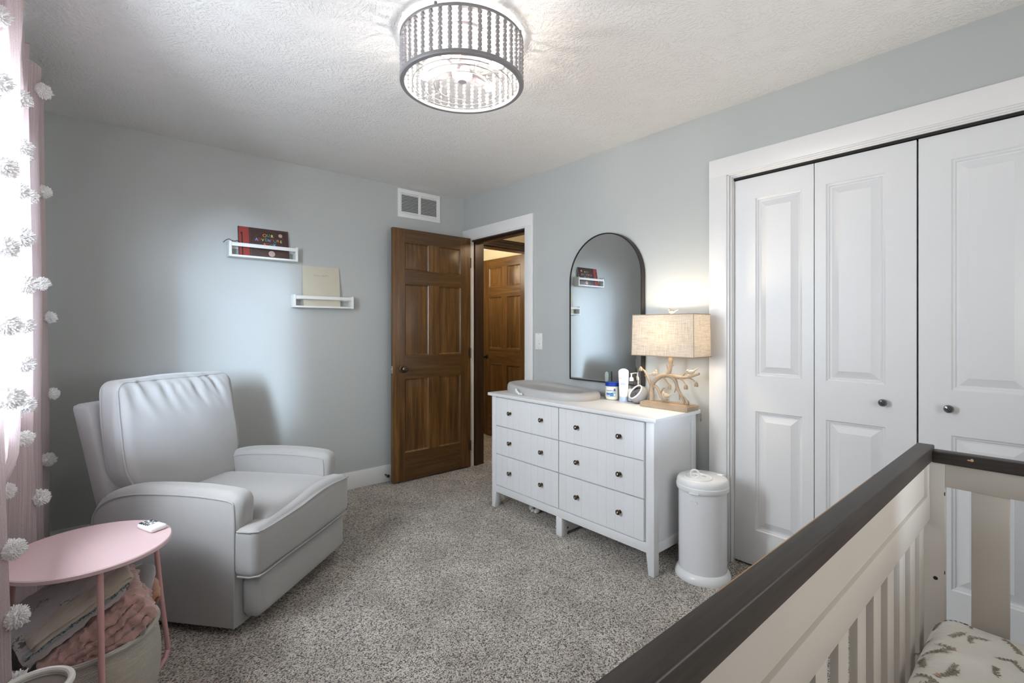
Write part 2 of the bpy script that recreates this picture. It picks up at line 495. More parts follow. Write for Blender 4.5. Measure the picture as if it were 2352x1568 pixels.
for nm, c in dict(orange=(.80,.25,.06), green=(.05,.38,.25), yellow=(.82,.80,.25), blue=(.30,.36,.80), red=(.45,.05,.03)).items():
    M['ltr_'+nm] = plain('letter_'+nm, c+(1,), .5)
M['jar'] = plain('cream_jar_plastic', (.78,.74,.60,1), .3)
M['blue_lid'] = plain('blue_lid', (.0,.035,.33,1), .3)
M['label_white'] = plain('white_label', (.78,.80,.82,1), .4); M['label_blue'] = plain('blue_label', (.06,.20,.45,1), .4)
M['label_dark'] = plain('dark_label', (.05,.06,.10,1), .4); M['label_grey'] = plain('grey_label', (.30,.36,.42,1), .4)
M['tube'] = plain('white_tube_plastic', (.80,.77,.73,1), .35); M['tube_blue'] = plain('pale_blue_cap', (.42,.50,.66,1), .4)
M['ltgrey_ink'] = plain('grey_print', (.34,.33,.36,1), .5)
M['silicone'] = plain('sage_silicone', (.30,.35,.31,1), .5)
M['speaker_cloth'] = plain('heather_grey_cloth', (.34,.32,.31,1), .9, bump=(700,.4,.0006), var=.15)
M['screen'] = plain('dark_glossy_screen', (.012,.010,.010,1), .05)
M['cream_plastic'] = plain('cream_glossy_plastic', (.76,.75,.70,1), .25)
M['grey_inside'] = plain('taupe_lining', (.20,.175,.155,1), .6)
def mk_sheet():
    t = NT('white_muslin_sheet'); t.bsdf((.72,.68,.62,1), .9); t.b.inputs['Sheen Weight'].default_value = .3
    wv = t.n('ShaderNodeTexWave'); wv.bands_direction = 'X'; wv.inputs['Scale'].default_value = 70; wv.inputs['Distortion'].default_value = 4
    wv.inputs['Detail'].default_value = 2; t.l(t.coord(), wv.inputs['Vector']); t.bump(wv.outputs[1], .35, .0012); return t.m
M['sheet'] = mk_sheet()
M['leaf_ink'] = plain('olive_brown_print', (.25,.205,.145,1), .9, var=.35)
M['bloom_ink'] = plain('dusty_pink_print', (.52,.36,.27,1), .9, var=.2)

# ------------------------------------------------------------------ room shell
CEIL = 2.438; XL = -2.88; YR = -4.32; WT = .13
S = 'structure'
def slab(name, mats, label, cat, boxes, sharp=32, bev=0):
    bm = NB()
    for b in boxes: box(bm, *b, bev=bev)
    return single(name, bm, mats, label, cat, kind=S, sharp=sharp)

slab('floor', M['carpet'], 'grey and beige speckled carpet covering the whole floor', 'floor', [(XL-.1, 1.9, YR-.1, 2.4, -.06, 0)])
slab('ceiling', M['ceiling'], 'white stomped-texture plaster ceiling above the room', 'ceiling', [(XL-.1, WT, YR-.1, .1, CEIL, CEIL+.08)])
slab('wall_back', M['wall'], 'grey painted wall behind the armchair carrying the two small shelves', 'wall', [(XL-.1, 0, 0, .10, 0, CEIL)])
# right wall with door opening y -.85..-.093 and closet opening y -4.02..-2.473
DY0, DY1, DZ = -.85, -.093, 2.052
KY0, KY1, KZ = -4.02, -2.473, 2.075
slab('wall_right', M['wall'], 'grey painted wall with the bedroom doorway, the arched mirror and the closet', 'wall',
     [(0, WT, DY1, .10, 0, CEIL), (0, WT, DY0, DY1, DZ, CEIL), (0, WT, KY1, DY0, 0, CEIL), (0, WT, KY0, KY1, KZ, CEIL), (0, WT, YR, KY0, 0, CEIL)])
WY0, WY1, WZ0, WZ1 = -2.45, -.98, .96, 2.10
slab('wall_left', M['wall'], 'grey painted window wall behind the pink curtains', 'wall',
     [(XL-.12, XL, WY1, .10, 0, CEIL), (XL-.12, XL, WY0, WY1, 0, WZ0), (XL-.12, XL, WY0, WY1, WZ1, CEIL), (XL-.12, XL, YR, WY0, 0, CEIL)])
VX0, VX1, VZ0, VZ1 = -2.1, -.6, .95, 2.1  # opening of the added rear window
slab('wall_front', M['wall'], 'grey painted wall behind the camera with an added fill window', 'wall',
     [(XL-.1, VX0, YR-.12, YR, 0, CEIL), (VX1, WT, YR-.12, YR, 0, CEIL), (VX0, VX1, YR-.12, YR, 0, VZ0), (VX0, VX1, YR-.12, YR, VZ1, CEIL)])
# baseboards
slab('baseboard_back', M['trim'], 'white baseboard along the wall behind the armchair', 'baseboard', [(XL, -.0, -.014, 0, 0, .135)], bev=.002)
slab('baseboard_right', M['trim'], 'white baseboard behind the white dresser', 'baseboard', [(-.014, 0, -2.36, -.94, 0, .135)], bev=.002)
slab('baseboard_left', M['trim'], 'white baseboard under the window', 'baseboard', [(XL, XL+.014, YR, -.014, 0, .135)], bev=.002)
# windows
def window(name, label, axis, a0, a1, z0, z1, pos, d):
    bm = NB(); fw = .05
    def bx(u0, u1, w0, w1, p0, p1):
        if axis == 'x': box(bm, min(p0, p1), max(p0, p1), u0, u1, w0, w1, bev=.002)
        else: box(bm, u0, u1, min(p0, p1), max(p0, p1), w0, w1, bev=.002)
    p0, p1 = pos, pos+d*.05
    th = thing(name, label, 'window', ((pos, (a0+a1)/2, z0) if axis == 'x' else ((a0+a1)/2, pos, z0)), kind=S)
    bx(a0, a0+fw, z0, z1, p0, p1); bx(a1-fw, a1, z0, z1, p0, p1)
    bx(a0, a1, z0, z0+fw, p0, p1); bx(a0, a1, z1-fw, z1, p0, p1)
    zm = (z0+z1)/2; bx(a0, a1, zm-.02, zm+.02, p0, p1)
    part('window_frame', bm, M['trim'], th)
    bm = NB()
    q = pos+d*.03
    if axis == 'x': box(bm, q-.002, q+.002, a0+fw, a1-fw, z0+fw, z1-fw)
    else: box(bm, a0+fw, a1-fw, q-.002, q+.002, z0+fw, z1-fw)
    part('pane', bm, M['pane'], th)
    return th
window('window_1', 'bright daylit window between the pink curtain panels', 'x', WY0, WY1, WZ0, WZ1, XL-.07, -1)
window('fill_window', 'added unseen window behind the camera for the fill light', 'y', VX0, VX1, VZ0, VZ1, YR-.07, -1)  # added, unseen window; lets the rear fill lamp into the room
bm = NB()
for y0, y1, z0, z1 in ((WY0-.07, WY0, WZ0-.07, WZ1+.07), (WY1, WY1+.07, WZ0-.07, WZ1+.07), (WY0, WY1, WZ1, WZ1+.07)):
    box(bm, XL, XL+.016, y0, y1, z0, z1, bev=.002)
box(bm, XL, XL+.035, WY0-.07, WY1+.07, WZ0-.03, WZ0, bev=.003)
single('trim_1', bm, M['trim'], 'white casing around the window behind the curtains', 'trim', kind=S)

# door casing (white) on right wall
bm = NB(); x0, x1 = -.018, -.0005
box(bm, x0, x1, DY1, -.002, 0, 2.145, bev=.0025); box(bm, x0, x1, -.938, DY0, 0, 2.145, bev=.0025)
box(bm, x0-.0005, x1, -.9375, -.0025, DZ+.006, 2.145, bev=.0025); box(bm, -.012, .012, DY0, DY1, DZ-.006, DZ+.008, bev=.002); box(bm, -.004, .030, DY1-.0165, DY1, 0, DZ)
single('trim_2', bm, M['trim'], 'white casing around the open bedroom doorway', 'trim', kind=S)
# dark wood jamb
bm = NB()
box(bm, .030, .145, DY1-.016, DY1, 0, DZ); box(bm, .04, .08, DY1-.028, DY1-.014, 0, DZ-.01)
box(bm, 0.0, .145, DY0, DY0+.016, 0, DZ); box(bm, .012, .145, DY0, DY1, DZ-.016, DZ)
box(bm, .04, .08, DY0, DY1, DZ-.03, DZ-.014)
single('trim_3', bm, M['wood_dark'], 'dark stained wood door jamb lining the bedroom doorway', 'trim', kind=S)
# closet casing
bm = NB()
box(bm, -.018, -.0005, KY1+.015, -2.361, 0, 2.168, bev=.0025); box(bm, -.018, -.0005, KY0-.1, KY0-.015, 0, 2.168, bev=.0025)
box(bm, -.0185, -.0005, KY0-.1, -2.3615, 2.072, 2.168, bev=.0025)
for dx, iw in ((-.010, .010), (.002, .017), (.012, .022)):       # stepped jamb reveals
    box(bm, dx, .028, KY1+.015-iw, KY1+.015, 0, 2.072, bev=.0015)
    box(bm, dx, .028, KY0, KY1+.015, 2.076-iw, 2.076, bev=.0015)
box(bm, 0, WT, KY1-.004, KY1, 0, KZ); box(bm, .072, WT, KY0, KY1, KZ-.01, KZ)
single('trim_4', bm, M['trim'], 'wide white casing framing the closet doors', 'trim', kind=S)
bm = NB(); box(bm, .020, .07, KY0, KY1-.006, 2.044, 2.054)
single('trim_5', bm, M['dark_gap'], 'dark closet door track above the white folding doors', 'trim', kind=S)
# closet interior
slab('wall_closet', M['closet_in'], 'grey inside of the closet behind the folding doors', 'wall',
     [(.62, .66, KY0-.05, KY1+.05, 0, CEIL), (WT, .62, KY1, KY1+.03, 0, CEIL), (WT, .62, KY0-.03, KY0, 0, CEIL), (WT, .62, KY0, KY1, CEIL, CEIL+.04)])

# ------------------------------------------------------------------ closet bifold doors
CS = [(0, 0), (.005, .006), (.011, .0075), (.014, .0135), (.021, .0135), (.052, .001)]
def leaf(bm, ya, yb, pa, pb):
    """leaf from y=ya (left in the photo) down to yb; raised panels between pa and pb"""
    X0, X1, z0, z1 = .030, .064, .012, 2.040
    mp = lambda y, z, d: (X0+d, y, z)
    ys = sorted((ya, yb)); ps = sorted((pa, pb))
    rows = [(.197, .819), (1.0, 1.93)]
    # face pieces around the panels
    def q(y0, y1, za, zb):
        bm.faces.new([bm.verts.new(mp(*p, 0)) for p in ((y0, za), (y1, za), (y1, zb), (y0, zb))])
    q(ys[0], ps[0], z0, z1); q(ps[1], ys[1], z0, z1)
    zz = [z0, rows[0][0], rows[0][1], rows[1][0], rows[1][1], z1]
    for k in (0, 2, 4): q(ps[0], ps[1], zz[k], zz[k+1])
    for za, zb in rows: ring_panel(bm, ps[0], ps[1], za, zb, CS, mp)
    # edges and back
    for a, b in (((ys[0], z0), (ys[1], z0)), ((ys[1], z0), (ys[1], z1)), ((ys[1], z1), (ys[0], z1)), ((ys[0], z1), (ys[0], z0))):
        bm.faces.new([bm.verts.new(p) for p in (mp(*a, 0), mp(*b, 0), (X1, b[0], b[1]), (X1, a[0], a[1]))])
    bm.faces.new([bm.verts.new((X1, y, z)) for y, z in ((ys[0], z0), (ys[1], z0), (ys[1], z1), (ys[0], z1))])
    bmesh.ops.remove_doubles(bm, verts=bm.verts, dist=1e-5)
def crystal_knob(y, z, parent):
    bm = NB(); Mx = basis((0,0,1), (0,1,0), (-1,0,0), (.030, y, z))
    lathe(bm, [(0,0),(.012,0),(.012,.003),(.006,.005),(.006,.012),(.011,.014),(.0165,.021),(.0165,.025),(.013,.030),(.006,.032),(0,.032)], 12, M=Mx)
    part('knob', bm, M['crystal'], parent, label='smoked crystal knob', sharp=10)
for nm, lab, lv, kn in (
    ('door_1', 'white bifold closet door next to the dresser, left pair of raised-panel leaves', [(-2.479, -2.858, -2.588, -2.808), (-2.862, -3.240, -2.909, -3.135)], (1, -3.130)),
    ('door_2', 'white bifold closet door behind the crib, right pair of raised-panel leaves', [(-3.247, -3.625, -3.349, -3.577), (-3.629, -4.006, -3.678, -3.905)], (0, -3.344))):
    d = thing(nm, lab, 'closet door', (.047, (lv[0][0]+lv[1][1])/2, .012), kind=S)
    for k, v in enumerate(lv):
        bm = NB(); leaf(bm, *v); p = part('leaf', bm, M['closet'], d, sharp=14)
        if k == kn[0]: crystal_knob(kn[1], .927, p)

# ------------------------------------------------------------------ six panel wood doors
WS = [(0, 0), (.004, .004), (.012, .009), (.016, .009), (.050, .003)]
def six_panel(frame, w, h, th, px, rows):
    """frame(u, z, d): u across 0..w, d depth from front; returns bmesh with mats [upright, crosswise]"""
    bm = NB()
    def q(u0, u1, z0, z1, mi):
        f = bm.faces.new([bm.verts.new(frame(*p, 0)) for p in ((u0, z0), (u1, z0), (u1, z1), (u0, z1))]); f.material_index = mi
    q(0, px[0][0], 0, h, 0); q(px[1][1], w, 0, h, 0)
    zz = [0]+[z for r_ in rows for z in r_]+[h]
    for k in range(0, len(zz), 2): q(px[0][0], px[1][1], zz[k], zz[k+1], 1)
    for za, zb in rows:
        q(px[0][1], px[1][0], za, zb, 0)
        for a, b in px: ring_panel(bm, a, b, za, zb, WS, frame, mi=0)
    for a, b in (((0, 0), (w, 0)), ((w, 0), (w, h)), ((w, h), (0, h)), ((0, h), (0, 0))):
        bm.faces.new([bm.verts.new(p) for p in (frame(*a, 0), frame(*b, 0), frame(*b, th), frame(*a, th))])
    bm.faces.new([bm.verts.new(frame(*p, th)) for p in ((0, 0), (w, 0), (w, h), (0, h))])
    return bm
ROWS = [(.226, .827), (1.015, 1.599), (1.715, 1.938)]
def door_knob(c, ax, parent, side):
    """ax: outward axis of the face"""
    ax = Vector(ax); x = ax.orthogonal().normalized(); y = ax.cross(x)
    bm = NB(); Mx = basis(x, y, ax, c)
    lathe(bm, [(0,0),(.033,0),(.033,.004),(.028,.007),(.014,.009),(.012,.03),(.020,.034),(.027,.042),(.027,.052),(.020,.058),(.012,.059),(.010,.056),(0,.056)], 28, M=Mx)
    return part('door_knob', bm, M['bronze'], parent, label='aged bronze round knob')
od = thing('door_3', 'open six-panel stained wood bedroom door swung against the back wall', 'door', (-.02, -.13, .013), kind=S)
bm = six_panel(lambda u, z, d: (-.780+u, -.130+d, .013+z), .760, 2.048, .035, [(.105, .328), (.431, .652)], ROWS)
part('door_slab', bm, [M['wood_v'], M['wood_h']], od, sharp=14)
door_knob((-.695, -.130, .923), (0,-1,0), od, 1); door_knob((-.695, -.095, .923), (0,1,0), od, 1)
bm = NB(); box(bm, -.7815, -.7795, -.124, -.101, .890, .950, bev=.0008); box(bm, -.788, -.780, -.119, -.106, .914, .930, bev=.002)
part('latch_plate', bm, M['steel'], od, label='steel latch plate')
for z in (.20, 1.03, 1.84):
    bm = NB(); tube(bm, [(-.0195, -.131, z-.045), (-.0195, -.131, z+.045)], .006, 10)
    box(bm, -.045, -.019, -.1315, -.1295, z-.045, z+.045)
    part('hinge', bm, M['bronze'], od)
# hall
hd = thing('door_4', 'six-panel wood door standing open in the hall, seen through the doorway', 'door', (.90, .10, .012), kind=S)
bm = six_panel(lambda u, z, d: (.895+d, .875-u, .012+z), .760, 2.038, .035, [(.105, .328), (.431, .652)], ROWS)
part('door_slab', bm, [M['wood_v'], M['wood_hy']], hd, sharp=14)
door_knob((.895, .815, .925), (-1,0,0), hd, 1)
slab('wall_hall', M['wall_cream'], 'cream painted hall walls beyond the bedroom doorway', 'wall',
     [(1.0, 1.06, -1.7, 2.3, 0, CEIL), (WT, 1.0, 2.2, 2.3, 0, CEIL), (.10, WT, .19, 2.3, 0, CEIL), (WT, .20, .07, .19, 0, CEIL), (.20, .94, .07, .19, 2.135, CEIL), (.94, 1.0, .07, .19, 0, CEIL), (WT, 1.0, -1.76, -1.7, 0, CEIL)])
slab('ceiling_hall', M['ceiling'], 'plaster ceiling of the hall beyond the doorway', 'ceiling', [(WT, 1.06, -1.76, 2.3, CEIL, CEIL+.06)])
bm = NB()
box(bm, .14, 1.0, .045, .07, 2.060, 2.140, bev=.003); box(bm, .14, 1.0, .030, .07, 2.110, 2.128, bev=.004); box(bm, .14, 1.0, .037, .07, 2.080, 2.092, bev=.003)
box(bm, .19, .95, .07, .19, 2.052, 2.135)
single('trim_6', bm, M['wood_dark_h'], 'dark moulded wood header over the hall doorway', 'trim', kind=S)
bm = NB(); box(bm, .19, .205, .05, .19, 0, 2.06); box(bm, .145, .20, .05, .07, 0, 2.06)
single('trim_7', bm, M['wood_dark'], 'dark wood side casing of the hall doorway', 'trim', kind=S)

def vent(name, label, pt, w, h, wx=(1,0,0), nrm=(0,-1,0)):
    """pt: lower left corner on the wall; wx across, nrm out of the wall"""
    wx = Vector(wx); nrm = Vector(nrm); pt = Vector(pt)
    f = lambda u, z, d: pt+wx*u+Vector((0,0,z))+nrm*d
    th = thing(name, label, 'air vent', pt)
    def bx(bm, u0, u1, z0, z1, d0, d1, bev=0):
        Mx = basis(wx, nrm, (0,0,1), pt); box(bm, u0, u1, d0, d1, z0, z1, bev=bev, M=Mx)
    bm = NB(); m = .034; mid = .012
    bx(bm, 0, w, 0, m-.002, 0, .008, .0015); bx(bm, 0, w, h-m+.002, h, 0, .008, .0015)
    bx(bm, 0, m, m-.004, h-m+.004, 0, .0078, .001); bx(bm, w-m, w, m-.004, h-m+.004, 0, .0078, .001); bx(bm, w/2-mid, w/2+mid, m-.004, h-m+.004, 0, .0076, .001)
    part('vent_frame', bm, M['white_metal'], th)
    bm = NB(); bx(bm, m, w-m, m, h-m, .0003, .001); part('duct_opening', bm, M['dark_gap'], th)
    for u0, u1 in ((m, w/2-mid), (w/2+mid, w-m)):
        bm = NB(); n = 14
        for k in range(n):
            z = m+(h-2*m)*(k+.5)/n; hh = (h-2*m)/n
            if k in (0, n-1):
                bx(bm, u0, u1, z-hh*.5, z+hh*.5, .001, .005); continue
            poly = [(.0012, z+hh*.18), (.0022, z+hh*.22), (.0075, z-hh*.30), (.0065, z-hh*.36)]
            prism(bm, poly, lambda p: f(u0, p[1], p[0]), lambda p: f(u1, p[1], p[0]))
        part('louvre_bank', bm, M['white_metal'], th)
    return th
vent('air_vent', 'white louvred air return vent high on the back wall over the open door', (-.674, 0, 2.184), .411, .238)
vent('air_vent', 'louvred vent high on the cream hall wall, glimpsed through the doorway', (1.0, 1.22, 2.195), .40, .22, (0,-1,0), (-1,0,0))

# light switch
sw = thing('light_switch', 'white rocker light switch plate on the wall right of the doorway', 'light switch', (0, -.998, 1.09))
bm = NB(); box(bm, -.0065, 0, -1.037, -.960, 1.090, 1.214, bev=.002); part('switch_plate', bm, M['white_plastic'], sw)
bm = NB(); box(bm, -.0095, -.006, -1.016, -.981, 1.118, 1.186, bev=.0015); box(bm, -.012, -.009, -1.004, -.993, 1.150, 1.166, bev=.001); part('rocker', bm, M['white_plastic'], sw)
bm = NB(); box(bm, -.0098, -.0093, -1.012, -1.006, 1.128, 1.137)
part('status_light', bm, M['ltgrey_ink'], sw)
for z in (1.098, 1.206):
    bm = NB(); lathe(bm, [(0,0),(.003,0),(.003,.0008),(0,.0008)], 10, M=basis((0,1,0),(0,0,1),(-1,0,0),(-.0065,-.9985,z))); part('screw', bm, M['ltgrey_ink'], sw)
# door stop
bm = NB(); lathe(bm, [(0,0),(.006,0),(.006,.045),(.012,.047),(.013,.055),(.010,.060),(0,.060)], 16, M=basis((1,0,0),(0,0,1),(0,-1,0),(-.79,-.014,.06)))
single('door_stop', bm, M['black'], 'small black rubber door stop on the baseboard behind the open door', 'door stop')

# ------------------------------------------------------------------ shelves and books
def shelf(label, xl, xr, zb, zt):
    th = thing('picture_ledge', label, 'shelf', ((xl+xr)/2, 0, zb), group='white ledges on the back wall')
    bm = NB(); d = .075; t = .016
    box(bm, xl+.001, xr-.001, -d, -.001, zb+.0006, zb+.014, bev=.0015); part('bottom_board', bm, M['white_metal'], th)
    for a, b in ((xl, xl+t), (xr-t, xr)):
        bm = NB(); box(bm, a, b, -d-.0005, -.001, zb, zt, bev=.0015); part('end_panel', bm, M['white_metal'], th)
    bm = NB(); box(bm, xl+t, xr-t, -d, -d+.012, zt-.030, zt-.006, bev=.0015); part('front_rail', bm, M['white_metal'], th)
    bm = NB(); box(bm, xl+t, xr-t, -.012, -.001, zb+.06, zb+.085, bev=.001); part('back_rail', bm, M['white_metal'], th)
shelf('upper left white wall ledge holding the dark brown album', -1.917, -1.487, 1.724, 1.824)
shelf('lower right white wall ledge holding the cream book', -1.517, -1.080, 1.400, 1.492)

def book_frame(x0, zb, lean, yb):
    """frame of a book leaning to the wall: u across, v up, w out to the room; bottom front at yb"""
    a = R(lean); return basis((1,0,0), (0, math.sin(a), math.cos(a)), (0, -math.cos(a), math.sin(a)), (x0, yb, zb))
BF = book_frame(-1.852, 1.7385, 11, -.050)
bk = thing('book', 'dark brown album with red spine and coloured lettering on the upper ledge', 'book', (-1.70, -.05, 1.7385))
W, H, TH = .315, .205, .016
bm = NB(); box(bm, .001, W-.002, .002, H-.002, -TH+.003, -.003, M=BF); part('pages', bm, M['pages'], bk)
bm = NB(); box(bm, .0, W, 0, H, -.0028, 0, bev=.0008, M=BF); box(bm, 0, W, 0, H, -TH, -TH+.0028, bev=.0008, M=BF); box(bm, -.002, .002, 0, H, -TH, 0, M=BF)
cv = part('cover', bm, M['cover_brown'], bk)
bm = NB(); box(bm, .001, .062, .001, H-.001, 0, .0012, M=BF); part('spine_cloth', bm, M['cover_red'], bk)
bm = NB(); box(bm, .016, .022, .0, H*.80, .0012, .0022, M=BF); tube(bm, [BF @ Vector(p) for p in ((.019, H*.80, .002), (.012, H*.80-.012, .004))], .002, 6)
part('ribbon', bm, M['black'], bk)
bm = NB()
el = [(.190+.104*math.cos(t_), .098+.088*math.sin(t_)) for t_ in [2*PI*k/60 for k in range(60)]]
tube(bm, [BF @ Vector((a, b, .0004)) for a, b in el], .0007, 4, closed=True)
rect = [(.070, .010), (W-.010, .010), (W-.010, H-.010), (.070, H-.010)]
for k in range(4): tube(bm, [BF @ Vector((*rect[k], .0003)), BF @ Vector((*rect[(k+1) % 4], .0003))], .0006, 4)
part('cover_line', bm, M['cover_line'], bk)
for (u, v, r_) in ((.262, .166, .013), (.200, .028, .021)):
    bm = NB(); lathe(bm, [(0,.0030),(r_*.8,.0028),(r_,.0012),(r_,0)], 24, M=BF @ Matrix.Translation((u, v, 0))); part('button', bm, M['cover_disc'], bk)
def letters(word, u, v, size, cols, step, dz=0):
    for k, ch in enumerate(word):
        b = text_bm(ch, size*(1.15 if k % 3 == 0 else .95), BF @ Matrix.Translation((u+step*k, v+(.002 if k % 2 else -.001), .0011)), .0014)
        part('letter', b, M['ltr_'+cols[k % len(cols)]], bk)
letters('OUR', .160, .156, .030, ['orange','green','yellow'], .0235)
letters('ADVENTURE', .108, .123, .027, ['blue','red','yellow','green','blue','red','green','orange','yellow'], .0195)
letters('BOOK', .158, .090, .027, ['orange','red','green','blue'], .0215)
bm = NB(); tube(bm, smooth_path([(-1.90, -.058, 1.829), (-1.915, -.062, 1.836), (-1.932, -.062, 1.828), (-1.948, -.055, 1.812)], 5), .0022, 6)
tube(bm, smooth_path([(-1.90, -.058, 1.829), (-1.88, -.058, 1.827), (-1.865, -.056, 1.832), (-1.85, -.054, 1.822)], 5), .0022, 6)
part('cord', bm, M['black'], bk, label='dark cord ends lying over the shelf end')

B2 = book_frame(-1.437, 1.4145, 7, -.046)
b2 = thing('book', 'tall cream linen book with faint tan title on the lower ledge', 'book', (-1.30, -.046, 1.4145))
W, H, TH = .266, .298, .026
bm = NB(); box(bm, .003, W-.004, .003, H-.003, -TH+.003, -.003, M=B2); part('pages', bm, M['pages'], b2)
bm = NB(); box(bm, 0, W, 0, H, -.003, 0, bev=.001, M=B2); box(bm, 0, W, 0, H, -TH, -TH+.003, bev=.001, M=B2); box(bm, -.002, .003, 0, H, -TH, 0, bev=.001, M=B2)
part('cover', bm, M['cream_cover'], b2)
bm = text_bm('MEGA GUTT', .020, B2 @ Matrix.Translation((.130, .228, .0004)), .0006)
merge(bm, text_bm('. . . . . . . . . .', .011, B2 @ Matrix.Translation((.136, .205, .0004)), .0006))
part('title', bm, M['foil'], b2)

# ------------------------------------------------------------------ mirror
MY = R(-.8)
mr = thing('wall_mirror', 'arched black-framed mirror on the wall above the dresser', 'mirror', (0, -1.645, .893), MY*0)
def arch(hw, zb, zt, n=28):
    zc = zt-hw
    return [(-hw, zb), (hw, zb)]+[(hw*math.cos(PI*k/n), zc+hw*math.sin(PI*k/n)) for k in range(n+1)]
out = arch(.302, .893, 1.880); inn = arch(.294, .901, 1.872)
bm = NB(); N = len(out)
rot = Matrix.Translation((-.018, -1.645, 0)) @ Matrix.Rotation(MY, 4, 'Z')
P_ = lambda p, x: rot @ Vector((x, p[0], p[1]))
rings = [[bm.verts.new(P_(p, x)) for p in src] for src, x in ((out, .016), (out, -.021), (inn, -.021), (inn, .016))]
for a, b in zip(rings, rings[1:]+rings[:1]):
    for k in range(N): bm.faces.new((a[k], a[(k+1) % N], b[(k+1) % N], b[k]))
part('frame', bm, M['black_frame'], mr)
bm = NB(); bm.faces.new([bm.verts.new(P_(p, -.018)) for p in inn]); bm.faces.new([bm.verts.new(P_(p, -.010)) for p in inn])
f_ = [v for v in bm.verts]
for k in range(N): bm.faces.new((f_[k], f_[(k+1) % N], f_[N+(k+1) % N], f_[N+k]))
part('mirror_glass', bm, M['mirror'], mr)

# ------------------------------------------------------------------ dresser
dr = thing('dresser', 'white six-drawer beadboard dresser under the arched mirror', 'dresser', (-.26, -1.65, 0))
XF, XB, YA, YB = -.460, -.045, -.996, -2.300
bm = NB(); box(bm, -.480, -.035, -2.322, -.972, .780, .800, bev=.002); part('top', bm, M['dresser'], dr)
def leg_poly(w0, w1, zk): return None
for (xa, ya, sx, sy) in ((XF, YA, 1, -1), (XF, YB, 1, 1), (XB, YA, -1, -1), (XB, YB, -1, 1)):
    bm = NB(); w = .045
    xs = sorted((xa, xa+sx*w)); ys = (ya, ya+sy*w)
    poly = [(ys[0], 0), (ys[0]+sy*.032, 0), (ys[1], .10), (ys[1], .780), (ys[0], .780)]
    prism(bm, poly, lambda p: (xs[0], p[0], p[1]), lambda p: (xs[1], p[0], p[1]), bev=.0012)
    part('leg', bm, M['dresser'], dr)
bm = NB(); box(bm, XF, XF+.05, -1.668, -1.622, 0, .11, bev=.0012); part('leg', bm, M['dresser'], dr)
bm = NB(); box(bm, XF+.05, XB, -1.656, -1.634, .012, .11, bev=.001)
for z in (.035, .085): lathe(bm, [(0,0),(.006,0),(.006,.002),(0,.002)], 12, M=basis((1,0,0),(0,0,1),(0,-1,0),(XF+.065,-1.656,z)), mi=1)
part('centre_support', bm, [M['dresser'], M['black']], dr)
bm = NB()
box(bm, XF+.002, XF+.02, YB+.045, YA-.045, .110, .158, bev=.001)                      # apron
box(bm, XF+.016, XF+.03, YB+.045, YA-.045, .150, .780)                                # dark-backed carcass front
for yy, s in ((YB, 1), (YA, -1)):
    a, b = sorted((yy+s*.003, yy+s*.018)); box(bm, XF+.045, XB-.045, a, b, .110, .160, bev=.001); box(bm, XF+.045, XB-.045, a, b, .730, .780, bev=.001)
    a, b = sorted((yy+s*.012, yy+s*.02)); box(bm, XF+.045, XB-.045, a, b, .150, .740)
box(bm, XB-.02, XB-.012, YB+.02, YA-.02, .11, .78); box(bm, XF+.02, XB-.02, YB+.02, YA-.02, .14, .15)
part('carcass', bm, M['dresser'], dr)
kb = NB(); Mx = basis((0,1,0),(0,0,1),(-1,0,0),(0,0,0))
lathe(kb, [(0,0),(.009,0),(.009,.002),(.005,.004),(.0045,.012),(.010,.016),(.0135,.020),(.0135,.023),(.0105,.0255),(.0085,.0235),(.006,.0235)], 20, M=Mx)
lathe(kb, [(.006,.0235),(.0055,.0262),(.003,.0275),(0,.0278)], 14, M=Mx, mi=1)
knob_me = finish(kb, 'knob', [M['bronze'], M['brass_pin']])
cols = [(-1.643, -1.043), (-2.241, -1.645)]; rws = [(.162, .377), (.380, .573), (.576, .772)]
kz = (.275, .477, .678); ky = ((-1.197, -1.500), (-1.796, -2.094))
for ci, (y0, y1) in enumerate(cols):
    for ri, (z0, z1) in enumerate(rws):
        bm = NB(); g = .0018
        a, b = y0+g, y1-g; n = 10; pts = [(XF+.016, a), (XF, a)]
        for k in range(1, n):
            y = a+(b-a)*k/n; pts += [(XF, y-.0011), (XF+.0011, y), (XF, y+.0011)]
        pts += [(XF, b), (XF+.016, b)]
        prism(bm, pts, lambda p: (p[0], p[1], z0+g), lambda p: (p[0], p[1], z1-g))
        dw = part('drawer', bm, M['dresser'], dr, sharp=20)
        for y in ky[ci]: inst('knob', knob_me, dw, FR[dr.name] @ Matrix.Translation((XF-.0002, y, kz[ri])))
bm = NB(); box(bm, -.036, -.016, -2.316, -2.304, .735, .775, bev=.001); lathe(bm, [(.004,0),(.009,0),(.009,.002),(.004,.002),(.004,0)], 14, M=basis((1,0,0),(0,0,1),(0,-1,0),(-.026,-2.316,.742)))
part('wall_bracket', bm, M['steel'], dr, label='small steel anti-tip bracket')
bm = NB()
for k in range(7):
    p = Vector((-.30+random.uniform(-.03,.03), -1.27+random.uniform(-.05,.05), .012+random.uniform(0,.012)))
    sphere(bm, p, random.uniform(.012,.018), 8, 6, (1.4,1,.8))
single('crumpled_tissue', bm, M['white_cloth'], 'small crumpled white scrap on the carpet under the dresser', 'tissue')

